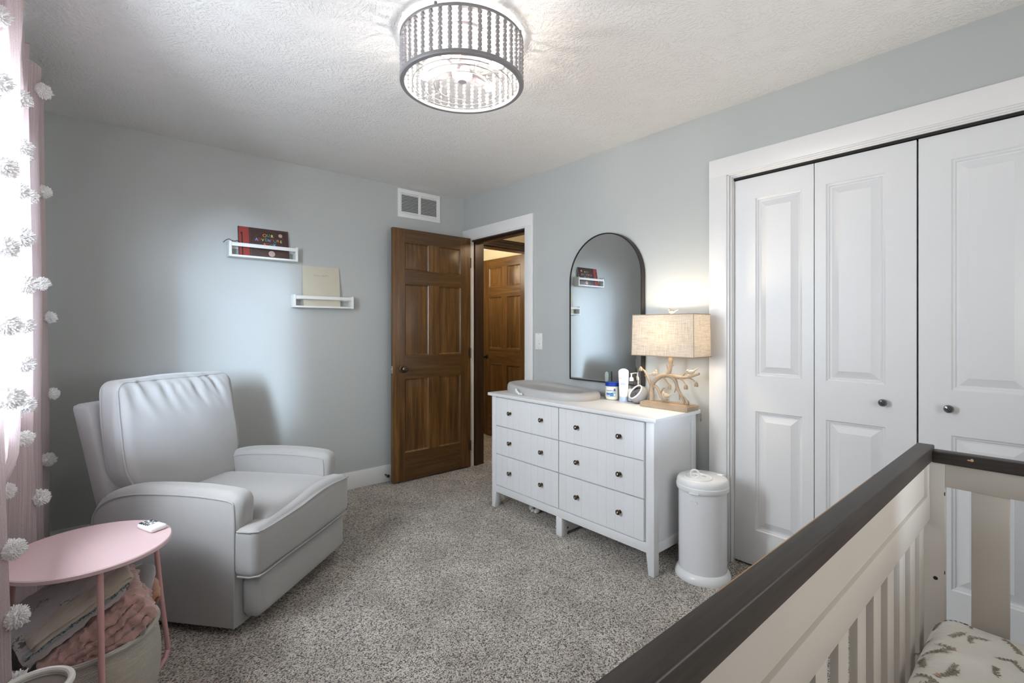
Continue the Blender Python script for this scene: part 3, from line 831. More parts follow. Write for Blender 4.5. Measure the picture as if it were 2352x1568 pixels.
# ------------------------------------------------------------------ changing pad
cp = thing('changing_pad', 'grey contoured changing pad lying on the dresser top', 'changing pad', (-.235, -1.35, .80))
bm = NB()
def sup(t_, a, b, e=2.7):
    c_, s_ = math.cos(t_), math.sin(t_)
    return (math.copysign(abs(c_)**(2/e), c_)*a, math.copysign(abs(s_)**(2/e), s_)*b)
def rimz(yv):                      # left end (y high) taller, dip in the middle
    k = (yv+.98)/-.75
    return .066-.022*k+.004*math.cos(2*PI*k)
def pad(u, v):
    t_ = 2*PI*u
    # v 0..1 : bottom edge -> side -> rim -> basin -> centre
    keys = [(0, .985, 0.001), (.10, 1.0, .25), (.22, .99, .72), (.32, .955, .93), (.42, .90, 1.0), (.55, .80, .90), (.70, .62, .62), (.85, .34, .50), (1, 0.0, .47)]
    for (a, s0, z0), (b, s1, z1) in zip(keys, keys[1:]):
        if v <= b+1e-9:
            w = (v-a)/(b-a); w_ = w*w*(3-2*w); s = s0+(s1-s0)*w; z = z0+(z1-z0)*w_; break
    x, y = sup(t_, .180, .374)
    yw = -1.352+y*s
    return Vector((-.228+x*s, yw, .8005+z*rimz(yw)))
grid_surface(bm, pad, 72, 26, closed_u=True)
bmesh.ops.remove_doubles(bm, verts=bm.verts, dist=1e-4)
part('pad_body', bm, M['pad'], cp, sharp=60)
bm = NB()
box(bm, -.431, -.414, -1.262, -1.238, .806, .812, bev=.0015)
tube(bm, smooth_path([(-.424, -1.245, .812), (-.434, -1.232, .826), (-.432, -1.222, .836), (-.424, -1.212, .838)], 5), [.007]*16, 8)
tube(bm, smooth_path([(-.416, -1.25, .808), (-.424, -1.262, .816), (-.420, -1.27, .806)], 5), [.005]*11, 8)
part('strap_clip', bm, M['white_plastic'], cp, label='white plastic strap clip')

# ------------------------------------------------------------------ toiletries
ZT = .8004
jr = thing('ointment_jar', 'cream jar with blue lid beside the changing pad', 'jar', (-.090, -1.762, ZT))
VD = Vector((.795, .607, 0)); VR = Vector((.607, -.795, 0))     # away from the room centre / sideways
bm = NB(); lathe(bm, [(0,0),(.034,0),(.041,.004),(.0455,.018),(.0455,.083),(.043,.086),(0,.086)], 40, (-.090,-1.762,ZT)); part('jar_body', bm, M['jar'], jr)
bm = NB(); lathe(bm, [(0,.087),(.0462,.087),(.0462,.107),(.044,.110),(.036,.110),(.034,.1085),(0,.1085)], 48, (-.090,-1.762,ZT)); part('lid', bm, M['blue_lid'], jr)
def wrap(bm, c, r, a0, a1, z0, z1, mi, n=14, off=.0004):
    """curved sticker; angle 0 faces the room (-VD), positive to the right in the photo"""
    c = Vector(c)
    pt = lambda a, z: c+(-VD*math.cos(a)+VR*math.sin(a))*(r+off)+Vector((0,0,z))
    for k in range(n):
        t0 = a0+(a1-a0)*k/n; t1 = a0+(a1-a0)*(k+1)/n
        f = bm.faces.new([bm.verts.new(p) for p in (pt(t0, z0), pt(t1, z0), pt(t1, z1), pt(t0, z1))]); f.material_index = mi
c = (-.090,-1.762,ZT); bm = NB()
wrap(bm, c, .0455, -1.0, .30, .046, .074, 0); wrap(bm, c, .0455, -.98, .10, .024, .0455, 1); wrap(bm, c, .0455, .12, .42, .024, .074, 2, off=.0006)
wrap(bm, c, .0455, -.20, .08, .042, .0465, 3, off=.0008); wrap(bm, c, .0455, .16, .38, .058, .070, 3, off=.0009); wrap(bm, c, .0455, 0.0, .36, .046, .056, 4, off=.0009)
wrap(bm, c, .0455, .18, .36, .028, .040, 0, off=.0009); wrap(bm, c, .0455, -.90, -.35, .027, .031, 0, off=.0008)
part('label', bm, [M['label_white'], M['label_blue'], M['label_grey'], M['label_dark'], M['tube_blue']], jr)
bm = text_bm('Vaseline', .0135, basis(VR, (0,0,1), -VD, Vector((-.090,-1.762,ZT+.061))-VD*.0463-VR*.016), .0006)
part('lettering', bm, M['label_dark'], jr)

tb = thing('lotion_tube', 'white lotion tube standing on its pale blue cap', 'lotion tube', (-.105, -1.857, ZT))
Mt = basis(VR, VD, (0,0,1), (-.105, -1.857, ZT))
bm = NB(); lathe(bm, [(0,0),(.0255,0),(.0262,.004),(.0262,.028),(.0255,.030),(0,.030)], 36, M=Mt, sy=.72); part('cap', bm, M['tube_blue'], tb)
bm = NB(); t_ = NB(); n = 36; K = 22; rings = []
for i in range(K+1):
    v = i/K; z = .0302+v*.172; hw = .0255+.0075*v; th_ = .0185*(1-v)+.0022*v
    if v > .86: hw *= math.sqrt(max(.02, 1-((v-.86)/.145)**2))*1.0
    rings.append([t_.verts.new((hw*math.cos(2*PI*k/n), th_*math.sin(2*PI*k/n), z)) for k in range(n)])
for a, b in zip(rings, rings[1:]):
    for k in range(n): t_.faces.new((a[k], a[(k+1) % n], b[(k+1) % n], b[k]))
t_.faces.new(rings[0]); t_.faces.new(rings[-1]); merge(bm, t_, Mt); part('tube_body', bm, M['tube'], tb, sharp=50)
fz = lambda z: -(.0185*(1-(z-.03)/.172)+.0022*(z-.03)/.172)-.0006
bm = text_bm('Aveeno', .0155, Mt @ basis((1,0,0),(0,-.1,1),(0,-1,-.1),(-.003, fz(.140), .142)), .0005)
merge(bm, text_bm('baby', .0115, Mt @ basis((1,0,0),(0,-.1,1),(0,-1,-.1),(-.003, fz(.125), .127)), .0005))
part('lettering', bm, M['ltgrey_ink'], tb)
bm = NB(); box(bm, -.019, .014, fz(.106)-.0004, fz(.106)+.003, .100, .115, M=Mt)
for z in (.088, .082, .066, .046): box(bm, -.018, .012 if z > .06 else -.002, fz(z)-.0004, fz(z)+.003, z, z+.0016, M=Mt)
part('label', bm, M['tube_blue'], tb)

pb = thing('pump_bottle', 'clear pump bottle with white pump behind the lotion tube', 'bottle', (-.068, -1.888, ZT))
bm = NB(); lathe(bm, [(0,0),(.024,0),(.026,.003),(.026,.105),(.020,.118),(.011,.124),(.011,.130)], 28, (-.068,-1.888,ZT)); part('bottle', bm, M['clear'], pb)
bm = NB(); lathe(bm, [(0,.004),(.023,.004),(.0245,.008),(.0245,.075),(0,.075)], 24, (-.068,-1.888,ZT)); part('lotion', bm, M['tube'], pb)
bm = NB(); lathe(bm, [(0,.126),(.0135,.126),(.0135,.140),(.010,.147),(.0045,.149),(.0045,.166),(.007,.167),(.007,.173),(0,.174)], 20, (-.068,-1.888,ZT))
tube(bm, [Vector((-.068,-1.888,ZT+.170)), Vector((-.068,-1.888,ZT+.171))+Vector((.022,.004,0)), Vector((-.068,-1.888,ZT+.168))+Vector((.030,.005,0))], .0035, 8)
part('pump', bm, M['white_plastic'], pb)

br = thing('silicone_brush', 'sage green silicone cream spatula standing behind the blue-lidded jar', 'brush', (-.062, -1.694, ZT))
bm = NB(); lathe(bm, [(0,0),(.017,0),(.017,.004),(.008,.010),(.0045,.02),(.0045,.10)], 18, (-.062,-1.694,ZT)); part('handle', bm, M['silicone'], br)
bm = NB(); Mb = basis(VR, VD, (0,0,1), (-.062,-1.694,ZT))
prism(bm, [(-.004,.098),(.004,.098),(.011,.115),(.0125,.150),(.009,.166),(0,.170),(-.009,.166),(-.0125,.150),(-.011,.115)], lambda p: Mb @ Vector((p[0], -.003, p[1])), lambda p: Mb @ Vector((p[0], .003, p[1])), bev=.0015)
part('spatula_head', bm, M['silicone'], br)

sp = thing('sound_machine', 'round heather grey speaker with tilted dark screen beside the lamp base', 'speaker', (-.105, -1.962, ZT))
cN = Vector((-.105, -1.962, ZT+.054)); ax = Vector((-.66, .34, .62)).normalized()
Ms = basis(Vector((0,0,1)).cross(ax).normalized(), ax.cross(Vector((0,0,1)).cross(ax).normalized()), ax, cN)
r_ = .056; bm = NB()
lathe(bm, [(0,-r_*.96)]+[(r_*math.sin(t2), -r_*math.cos(t2)) for t2 in [PI*(.10+.52*k/14) for k in range(15)]], 40, M=Ms)
part('body', bm, M['speaker_cloth'], sp)
za = -r_*math.cos(PI*.62); ra = r_*math.sin(PI*.62)
bm = NB(); lathe(bm, [(ra, za),(ra*.985, za+.006),(ra*.93, za+.0075),(ra*.84, za+.004),(ra*.84, za-.002)], 40, M=Ms); part('rim', bm, M['white_plastic'], sp)
bm = NB(); lathe(bm, [(0, za+.001),(ra*.85, za+.001),(ra*.85, za-.004),(0, za-.004)], 40, M=Ms); part('screen', bm, M['screen'], sp)

# ------------------------------------------------------------------ table lamp
lp = thing('table_lamp', 'driftwood branch lamp with birds and a rectangular linen shade', 'table lamp', (-.13, -2.18, .80))
LX = -.13
bm = NB(); box(bm, -.190, -.068, -2.328, -2.032, .8004, .828, bev=.002); box(bm, -.182, -.076, -2.318, -2.042, .826, .833, bev=.003); part('base', bm, M['resin'], lp)
def br_tube(bm, pts, r0, r1, dx0=0, dx1=0, n=10):
    pp = smooth_path([(LX+dx0+(dx1-dx0)*k/(len(pts)-1), y, z) for k, (y, z) in enumerate(pts)], 6)
    rr = lerp_list([r0, r1], len(pp)); rr = [q*(1+.10*noise.noise(p*60)) for q, p in zip(rr, pp)]
    tube(bm, pp, rr, n)
bm = NB()
br_tube(bm, [(-2.072,.832),(-2.072,.878),(-2.074,.915),(-2.087,.942),(-2.115,.966),(-2.144,.981),(-2.175,.986)], .0145, .0125)
br_tube(bm, [(-2.160,.984),(-2.180,.998),(-2.189,1.019),(-2.194,1.047),(-2.193,1.070)], .011, .0105)
br_tube(bm, [(-2.165,.986),(-2.21,.983),(-2.248,.979),(-2.285,.982),(-2.317,.989),(-2.365,1.008)], .0125, .0065)
br_tube(bm, [(-2.165,.986),(-2.202,.978),(-2.224,.956),(-2.235,.922),(-2.25,.894),(-2.265,.872),(-2.285,.832)], .011, .0075)
br_tube(bm, [(-2.072,.900),(-2.065,.929),(-2.057,.952),(-2.043,.985),(-2.032,1.004),(-2.012,1.016)], .009, .004, 0, -.02)
br_tube(bm, [(-2.066,.930),(-2.04,.961),(-2.013,.970)], .007, .003, 0, .02)
br_tube(bm, [(-2.078,.905),(-2.085,.911),(-2.101,.917),(-2.12,.902),(-2.134,.873),(-2.147,.853),(-2.163,.845),(-2.186,.848)], .009, .006, 0, -.02)
br_tube(bm, [(-2.146,.975),(-2.158,.966),(-2.173,.952),(-2.187,.939)], .006, .003, 0, -.012)
br_tube(bm, [(-2.235,.980),(-2.25,.974),(-2.27,.967),(-2.288,.948)], .006, .003, 0, -.01)
br_tube(bm, [(-2.29,.984),(-2.30,.981),(-2.319,.973),(-2.334,.961)], .0055, .003, 0, .01)
br_tube(bm, [(-2.252,.890),(-2.26,.888),(-2.278,.876),(-2.296,.862)], .0055, .003, 0, -.01)
for p in ([(-2.228,.920),(-2.225,.910),(-2.217,.892)], [(-2.252,.885),(-2.25,.878),(-2.249,.855)], [(-2.265,.984),(-2.272,.994),(-2.284,1.008)], [(-2.184,1.008),(-2.176,1.022),(-2.171,1.046)], [(-2.193,1.032),(-2.202,1.038),(-2.217,1.047)], [(-2.135,.880),(-2.144,.905),(-2.160,.914)]):
    br_tube(bm, p, .006, .0028)
part('branch', bm, M['resin'], lp, sharp=60)
for (y, z, dx) in ((-2.194,.928,-.012), (-2.292,.934,-.010), (-2.341,.951,.010), (-2.301,.850,-.010), (-2.012,1.016,-.02)):
    bm = NB()
    for k in range(5):
        a = 2*PI*k/5; o_ = Vector((math.cos(a)*.0055, math.sin(a)*.0055, 0))
        tube(bm, [Vector((LX+dx, y, z+.010)), Vector((LX+dx, y, z))+o_, Vector((LX+dx, y, z-.010))+o_*1.3, Vector((LX+dx, y, z-.017))+o_*1.7], [.003,.0052,.0048,.0012], 6)
    part('seed_pod', bm, M['resin'], lp)
def bird(c, fwd, s, up=0.0):
    bm = NB(); f = Vector((0, fwd, up)).normalized(); r__ = Vector((1,0,0)); u = r__.cross(f); 
    if u.z < 0: u = -u
    Mb_ = basis(r__, f, u, c) @ Matrix.Diagonal((s, s, s, 1))
    prof = [(0,-.022),(.006,-.020),(.0105,-.012),(.0125,-.002),(.0115,.008),(.007,.016),(0,.019)]
    lathe(bm, prof, 16, M=Mb_ @ basis((1,0,0),(0,0,1),(0,1,0),(0,0,0)))
    sphere(bm, Mb_ @ Vector((0,.015,.011)), .0082*s, 14, 9)
    tube(bm, [Mb_ @ Vector((0,.021,.011)), Mb_ @ Vector((0,.030,.0095))], [.003*s,.0004*s], 6)
    tube(bm, [Mb_ @ Vector(p) for p in ((0,-.016,.002),(0,-.028,.007),(0,-.046,.014))], [.006*s,.0042*s,.0018*s], 8)
    for sx in (-1, 1): sphere(bm, Mb_ @ Vector((sx*.0095,-.004,.002)), .009*s, 10, 8, (.35,1.5,.75))
    for sx in (-1, 1): tube(bm, [Mb_ @ Vector((sx*.004,0,-.010)), Mb_ @ Vector((sx*.004,.001,-.019))], .0012*s, 5)
    part('bird', bm, M['resin_pale'], lp, sharp=60)
bird((LX, -2.093, .990), -1, .92, .55); bird((LX, -2.316, 1.012), 1, 1.0, -.25); bird((LX-.018, -2.176, .874), 1, 1.05, .05); bird((LX-.008, -2.205, 1.345), 1, .85, .1)
bm = NB(); lathe(bm, [(0,1.064),(.0135,1.064),(.0135,1.078),(.0115,1.080),(.0115,1.12),(.016,1.122),(.016,1.155),(0,1.155)], 20, (LX,-2.193,0)); part('socket_neck', bm, M['resin'], lp)
bm = NB(); sphere(bm, (LX,-2.193,1.195), .028, 18, 12, (1,1,1.15)); part('bulb', bm, M['warm_bulb'], lp)
# shade: thin walls with a hem, open top and bottom, spider and finial stem
bm = NB(); sx0, sx1, sy0, sy1, sz0, sz1 = -.235, -.060, -2.388, -2.016, 1.098, 1.326
fl = .004
for z0_, z1_, g in ((sz0, sz1, 0),):
    o1 = [(sx0-fl, sy0-fl), (sx1+fl, sy0-fl), (sx1+fl, sy1+fl), (sx0-fl, sy1+fl)]; o2 = [(sx0, sy0), (sx1, sy0), (sx1, sy1), (sx0, sy1)]
    t = .0018; i1 = [(sx0-fl+t, sy0-fl+t), (sx1+fl-t, sy0-fl+t), (sx1+fl-t, sy1+fl-t), (sx0-fl+t, sy1+fl-t)]; i2 = [(sx0+t, sy0+t), (sx1-t, sy0+t), (sx1-t, sy1-t), (sx0+t, sy1-t)]
    L4 = [[bm.verts.new((*p, z)) for p in src] for src, z in ((o1, sz0), (o2, sz1), (i2, sz1), (i1, sz0))]
    for a, b in zip(L4, L4[1:]+L4[:1]):
        for k in range(4): bm.faces.new((a[k], a[(k+1) % 4], b[(k+1) % 4], b[k]))
sh = part('lamp_shade', bm, M['shade'], lp, sharp=20)
bm = NB()
for src, z in (([(sx0-.005, sy0-.005), (sx1+.005, sy0-.005), (sx1+.005, sy1+.005), (sx0-.005, sy1+.005)], sz0), ([(sx0-.001, sy0-.001), (sx1+.001, sy0-.001), (sx1+.001, sy1+.001), (sx0-.001, sy1+.001)], sz1)):
    for k in range(4): tube(bm, [(*src[k], z), (*src[(k+1) % 4], z)], .0022, 6)
for k, (a, b) in enumerate((((sx0-.005, sy0-.005), (sx0-.001, sy0-.001)), ((sx0-.005, sy1+.005), (sx0-.001, sy1+.001)))): tube(bm, [(*a, sz0), (*b, sz1)], .0018, 6)
part('shade_trim', bm, M['resin'], sh)
bm = NB(); tube(bm, [(LX, -2.193, 1.315), (LX, -2.193, 1.335)], .004, 8)
for e in ((sx0+.002, -2.193), (sx1-.002, -2.193)): tube(bm, [(LX, -2.193, 1.316), (*e, 1.322)], .0018, 6)
for s_ in (-1, 1): tube(bm, smooth_path([(LX, -2.193+s_*.016, 1.13), (LX, -2.193+s_*.045, 1.19), (LX, -2.193+s_*.03, 1.28), (LX, -2.193, 1.316)], 5), .0016, 6)
part('harp', bm, M['steel'], lp)

# ------------------------------------------------------------------ diaper pail
dp = thing('diaper_pail', 'tall white metal diaper pail beside the dresser and closet', 'pail', (-.240, -2.440, 0))
c = (-.240, -2.440, 0)
bm = NB(); lathe(bm, [(0,0),(.132,0),(.1335,.006),(.1335,.016),(.128,.030),(.119,.040),(.1155,.042),(.10,.042)], 64, c); part('foot_ring', bm, M['pail_lid'], dp)
bm = NB(); lathe(bm, [(.112,.036),(.1155,.036),(.1155,.446),(.112,.446)], 64, c); part('body', bm, M['pail'], dp)
bm = NB(); lathe(bm, [(.112,.436),(.117,.434),(.1235,.440),(.1265,.450),(.1265,.462),(.1235,.466)], 64, c); part('collar', bm, M['pail_lid'], dp)
pd = Vector((-.89, -.455, 0)); ps_ = Vector((.455, -.89, 0))
bm = NB()
lathe(bm, [(.1235,.466),(.124,.472),(.1225,.486),(.116,.496),(.108,.500),(0,.500)], 64, c)
hc = Vector(c)+pd*.036-ps_*.018
tube(bm, [hc+Vector((.062*math.cos(t2), .062*math.sin(t2), .501)) for t2 in [2*PI*k/40 for k in range(40)]], .005, 8, closed=True)
bx_ = Vector(c)-pd*.05+ps_*.085
box(bm, bx_.x-.012, bx_.x+.012, bx_.y-.016, bx_.y+.016, .498, .505, bev=.003)
lid = part('lid', bm, M['pail_lid'], dp)
for off, wd in ((-.034, .008), (-.008, .012), (.026, .010)):
    bm = NB(); p = hc-pd*.030+ps_*off; box(bm, p.x-.0035, p.x+.0035, p.y-wd, p.y+wd, .5004, .5012); part('slot', bm, M['ltgrey_ink'], lid)
bm = NB(); hb = hc+pd*.010-ps_*.018
tube(bm, [hb+ps_*(.020*math.sin(t2))+Vector((0,0,.520-.020*math.cos(t2))) for t2 in [2*PI*k/28 for k in range(28)]], .0048, 8, closed=True)
part('ring_handle', bm, M['pail_lid'], lid)
bm = NB(); lv = Vector(c)+(pd*.95-ps_*.31).normalized()*.122
Ml = basis((pd*.95-ps_*.31).normalized().cross(Vector((0,0,1))), (0,0,1), (pd*.95-ps_*.31).normalized(), lv)
box(bm, -.022, .022, .438, .443, -.002, .010, bev=.0015, M=Ml); part('lid_catch', bm, M['pail_lid'], dp)
bm = NB(); dd = (pd*.94-ps_*.34).normalized(); side = Vector((0,0,1)).cross(dd)
Mo = basis(side, (0,0,1), dd, Vector(c)+dd*.1152+Vector((0,0,.395)))
lathe(bm, [(0,.0022),(.85,.0022),(.95,.003),(1.0,.0018),(1.0,-.004)], 36, M=Mo @ Matrix.Diagonal((.019, .0105, 1, 1)))
merge(bm, text_bm('ubbi', .013, Mo @ Matrix.Translation((0, 0, .0026)), .0008)); part('badge', bm, M['pail'], dp)

# ------------------------------------------------------------------ recliner armchair (local frame: u across, v = -y facing, z up)
TH_ = R(40); P0 = Vector((-2.153, -1.453, 0))
ac = thing('recliner_armchair', 'pale grey upholstered recliner armchair in the corner by the curtains', 'armchair', P0, TH_)
# local x = u (along the front, near arm to far arm), local -y = facing
L = lambda u, v, z: Vector((u, -v, z))
def arm(u0, u1, far=False):
    prof = [(0, .035), (0, .12), (0, .30), (.001, .45), (-.002, .525), (-.012, .545), (-.06, .553), (-.16, .560), (-.28, .561), (-.40, .557), (-.49, .549), (-.57, .530), (-.63, .500), (-.668, .455), (-.678, .40), (-.68, .25), (-.68, .035)]
    pr = smooth_path([Vector((a, b, 0)) for a, b in prof], 3)
    n = len(pr); bm = NB(); K = 12
    def top_w(i):
        z = pr[i].y; return max(0, min(1, (z-.38)/.14))
    rows = []
    for i in range(n):
        a = pr[max(i-1, 0)]; b = pr[min(i+1, n-1)]; tg = (b-a).normalized(); nr = Vector((tg.y, -tg.x, 0))
        row = []
        for k in range(K+1):
            s = k/K; bl = (1-(2*s-1)**4)*(.007+.024*top_w(i))
            q = pr[i]+nr*bl; row.append(bm.verts.new(L(u0+(u1-u0)*s, q.x, q.y)))
        rows.append(row)
    for a, b in zip(rows, rows[1:]):
        for k in range(K): bm.faces.new((a[k], a[k+1], b[k+1], b[k]))
    for k in (0, K): bm.faces.new([r_[k] for r_ in rows])
    bm.faces.new([rows[0][k] for k in range(K+1)]+[rows[-1][k] for k in range(K, -1, -1)])
    pipe = NB()
    for u in (u0, u1): tube(pipe, [L(u, p.x, p.y) for p in pr], .0040, 7)
    return bm, pipe
for u0, u1 in ((0, .105), (.661, .766)):
    a, p = arm(u0, u1); ob = part('armrest', a, M['chair'], ac, local=True, sharp=50); part('piping', p, M['chair'], ob, local=True)
# seat body
bm = NB(); t_ = NB()
box(bm, .105, .661, 0.02, .66, .045, .33, bev=.01); part('seat_base', bm, M['chair'], ac, local=True)
bm = NB(); box(bm, .06, .70, .06, .62, .0005, .05); part('glide_base', bm, M['black'], ac, local=True)
# footrest panel
def wig(p, amp=.004, f=9, seed=0): return p+Vector((noise.noise(p*f+Vector((seed,0,0))), noise.noise(p*f+Vector((0,seed+5,0))), noise.noise(p*f+Vector((0,0,seed+9)))))*amp
bm = NB(); cushion(bm, (.352, .046, .092), .040, 14, (0, .012, .002), lambda q: L(.386+q.x*(1 if q.z > -.06 else 1-.25*(-q.z-.06)), .040-q.y, .145+q.z)); part('footrest', bm, M['chair'], ac, local=True, sharp=60)
# seat cushion: deck + wrapping front roll
bm = NB()
cushion(bm, (.276, .33, .066), .025, 16, (0, .0, .028), lambda q: L(.383+q.x, -.262-q.y, .386+q.z), pw=7)
def front_fn(q):
    z = .342+q.z; s = .010*math.sin((q.x/.383)*PI*1.0+.3)
    return wig(L(.383+q.x, .040-q.y, z+ (s if q.z > 0 else 0)), .003, 6)
cushion(bm, (.383, .058, .104), .034, 18, (0, .016, .008), front_fn)
sc_ = part('seat_cushion', bm, M['chair'], ac, local=True, sharp=60)
bm = NB()
def edge_loop(zq, yq):
    pts = []
    for k in range(41):
        x = -.383+.766*k/40; r_ = .034; ex = abs(x)-(.383-r_)
        y = yq-(r_-math.sqrt(max(0, r_*r_-max(0, ex)**2)) if ex > 0 else 0)
        pts.append(front_fn(Vector((x, -y, zq))))
    return pts
for zq, yq in ((.090, .058), (-.094, .058)):
    lp_ = edge_loop(zq, yq+.004); back = [lp_[0]+Vector((0, .055, 0))]; bk2 = [lp_[-1]+Vector((0, .055, 0))]
    tube(bm, back+lp_+bk2, .0040, 7)
part('piping', bm, M['chair'], sc_, local=True)
# back cushion
def back_fn(q):
    z = .720+q.z; k = max(0, min(1, (z-.50)/.12)); k = k*k*(3-2*k)
    w = .88+.12*k; tp = 1-.02*max(0, (z-.85)/.15)
    v = -.607-.165*(z-.56)
    p = L(.402+q.x*w*tp, v-q.y-.004, z+.012*(q.x/.33)*-.6)
    cr = .014*noise.noise(Vector((q.x*22+q.z*8, q.z*4, 3)))*max(0, min(1, (z-.80)/.14))*(1-(q.x/.335)**8) if q.y < 0 else 0
    if q.y < 0:
        for x0, sl, ln, dp in ((-.285,.35,.10,.006),(-.235,.30,.08,.005),(-.16,.2,.07,.004),(-.06,.25,.10,.006),(-.01,.42,.15,.009),(.045,.48,.19,.010),(.085,.50,.15,.008),(.135,.55,.17,.009),(.18,.6,.12,.007),(.235,.5,.08,.005),(-.02,-.5,.10,.005)):
            t_ = .285-q.z
            if 0 <= t_ < ln:
                d_ = q.x-x0-sl*t_; cr -= .62*dp*math.exp(-(d_/.011)**2)*math.sin(PI*min(1, (t_+.012)/ln))
        t_ = q.z+.285
        for x0, sl, ln, dp in ((-.22,.9,.10,.006),(-.12,.5,.07,.006),(.02,-.6,.08,.005)):
            if 0 <= t_ < ln:
                d_ = q.x-x0-sl*t_; cr -= .62*dp*math.exp(-(d_/.013)**2)*math.sin(PI*min(1, (t_+.012)/ln))
    return wig(p, .006, 5, 2)+L(0, cr, 0)
# q.y negative = front (towards facing): L(u, v - q.y) so -q.y increases v
bm = NB(); cushion(bm, (.345, .062, .288), .045, 72, (.004, .026, .012), back_fn)
bc = part('back_cushion', bm, M['chair'], ac, local=True, sharp=60)
bm = NB()
for yq in (-.046, .044):
    pts = []; hx, hz, r_ = .336, .280, .05
    corners = [(hx-r_, hz-r_, 0), (-(hx-r_), hz-r_, PI/2), (-(hx-r_), -(hz-r_), PI), (hx-r_, -(hz-r_), 1.5*PI)]
    loop = []
    for cx_, cz_, a0 in corners:
        for k in range(7): loop.append((cx_+r_*math.cos(a0+PI/2*k/6), cz_+r_*math.sin(a0+PI/2*k/6)))
    full = []
    for (a, b) in zip(loop, loop[1:]+loop[:1]):
        n_ = max(1, int((Vector(a)-Vector(b)).length/.03))
        for k in range(n_): full.append((a[0]+(b[0]-a[0])*k/n_, a[1]+(b[1]-a[1])*k/n_))
    tube(bm, [back_fn(Vector((x*1.008, yq, z*1.01))) for x, z in full], .0042, 7, closed=True)
part('piping', bm, M['chair'], bc, local=True)
def shell_fn(q):
    z = .680+q.z; v = -.690-.29*(z-.50); return L(.388+q.x, v-q.y, z)
bm = NB(); cushion(bm, (.335, .050, .232), .022, 10, (.003, .006, .003), shell_fn); part('back_shell', bm, M['chair'], ac, local=True, sharp=60)
bm = NB(); cushion(bm, (.300, .030, .15), .012, 6, (0,0,0), lambda q: L(.386+q.x, -.665-.16*(q.z)-q.y, .56+q.z)); part('back_support', bm, M['chair'], ac, local=True, sharp=60)

# ------------------------------------------------------------------ pink side table
TC = Vector((-2.590, -1.548, 0)); TR = .222
tbl = thing('side_table', 'round pink metal side table between the armchair and the curtain', 'side table', TC)
bm = NB(); lathe(bm, [(0,.5145),(TR-.003,.5145),(TR,.517),(TR,.527),(TR-.003,.530),(0,.530)], 96, TC); part('table_top', bm, M['pink'], tbl)
for k, ang in enumerate((29, -83, 152)):
    a = R(ang); d = Vector((math.cos(a), math.sin(a), 0)); nx = R((29, -83, 152)[(k+1) % 3]); d2 = Vector((math.cos(nx), math.sin(nx), 0))
    bm = NB(); top = TC+d*(TR-.018)+Vector((0,0,.514)); bot = TC+d*(TR+.030)
    nb = TC+d2*(TR+.030)
    dirn = (nb-bot).normalized()
    pts = [top, top+(bot-top)*.5, bot+Vector((0,0,.055)), bot+Vector((0,0,.028))+dirn*.004, bot+Vector((0,0,.013))+dirn*.018, bot+Vector((0,0,.0095))+dirn*.045, nb+Vector((0,0,.0095))-dirn*.01]
    tube(bm, smooth_path(pts, 4), .0085, 12); part('leg', bm, M['pink_leg'], tbl)
# remote
rc = thing('remote_control', 'small white remote with dark buttons on the pink table', 'remote', (-2.424, -1.505, .5302))
ra = Vector((.42, -.91, 0)).normalized(); rb = Vector((0,0,1)).cross(ra)
Mr = basis(rb, -ra, (0,0,1), (-2.424, -1.505, .5302))
bm = NB(); cushion(bm, (.026, .049, .0092), .0090, 8, (0,0,.002), lambda q: Mr @ Vector((q.x*(1-.12*(q.y/.05)), q.y, q.z+.0093))); part('remote_body', bm, M['remote'], rc, sharp=60)
bm = NB()
for i, (x, y, w, h_) in enumerate([(-.015,.040,.010,.006),(.0,.038,.008,.006),(.014,.030,.010,.006),(-.015,.028,.010,.006),(-.004,.022,.009,.008),(.008,.018,.008,.007),(.016,.010,.008,.006),(-.015,.014,.010,.007),(-.004,.008,.008,.006),(-.015,.001,.010,.006),(.006,.003,.008,.005),(.016,-.002,.008,.006),(-.014,-.010,.010,.005),(.0,-.012,.010,.004)]):
    box(bm, x-w/2, x+w/2, y*.9-h_/2, y*.9+h_/2, .0180, .0212, bev=.0008, M=Mr)
part('buttons', bm, M['ink'], rc)

# ------------------------------------------------------------------ basket with blankets
BC = Vector((-2.600, -1.566, 0)); BR_ = .192
bk = thing('storage_basket', 'woven cream rope basket of blankets under the pink table', 'basket', BC)
bm = NB(); prof = [(0,.004),(BR_-.03,.004),(BR_-.008,.012)]
for k in range(30): z = .02+.225*k/29; prof.append((BR_-.004+.012*math.sin(PI*k/29)+(.0002 if k % 2 else -.0002), z))
prof += [(BR_+.003,.250),(BR_-.003,.256),(BR_-.010,.252),(BR_-.012,.24),(BR_-.012,.03),(BR_-.03,.016),(0,.016)]
lathe(bm, prof, 80, BC); part('basket_body', bm, M['basket'], bk, sharp=70)
bm = NB(); tube(bm, [BC+Vector((math.cos(t2)*(BR_-.003), math.sin(t2)*(BR_-.003), .253)) for t2 in [2*PI*k/80 for k in range(80)]], .0085, 8, closed=True); part('rim', bm, M['basket'], bk)

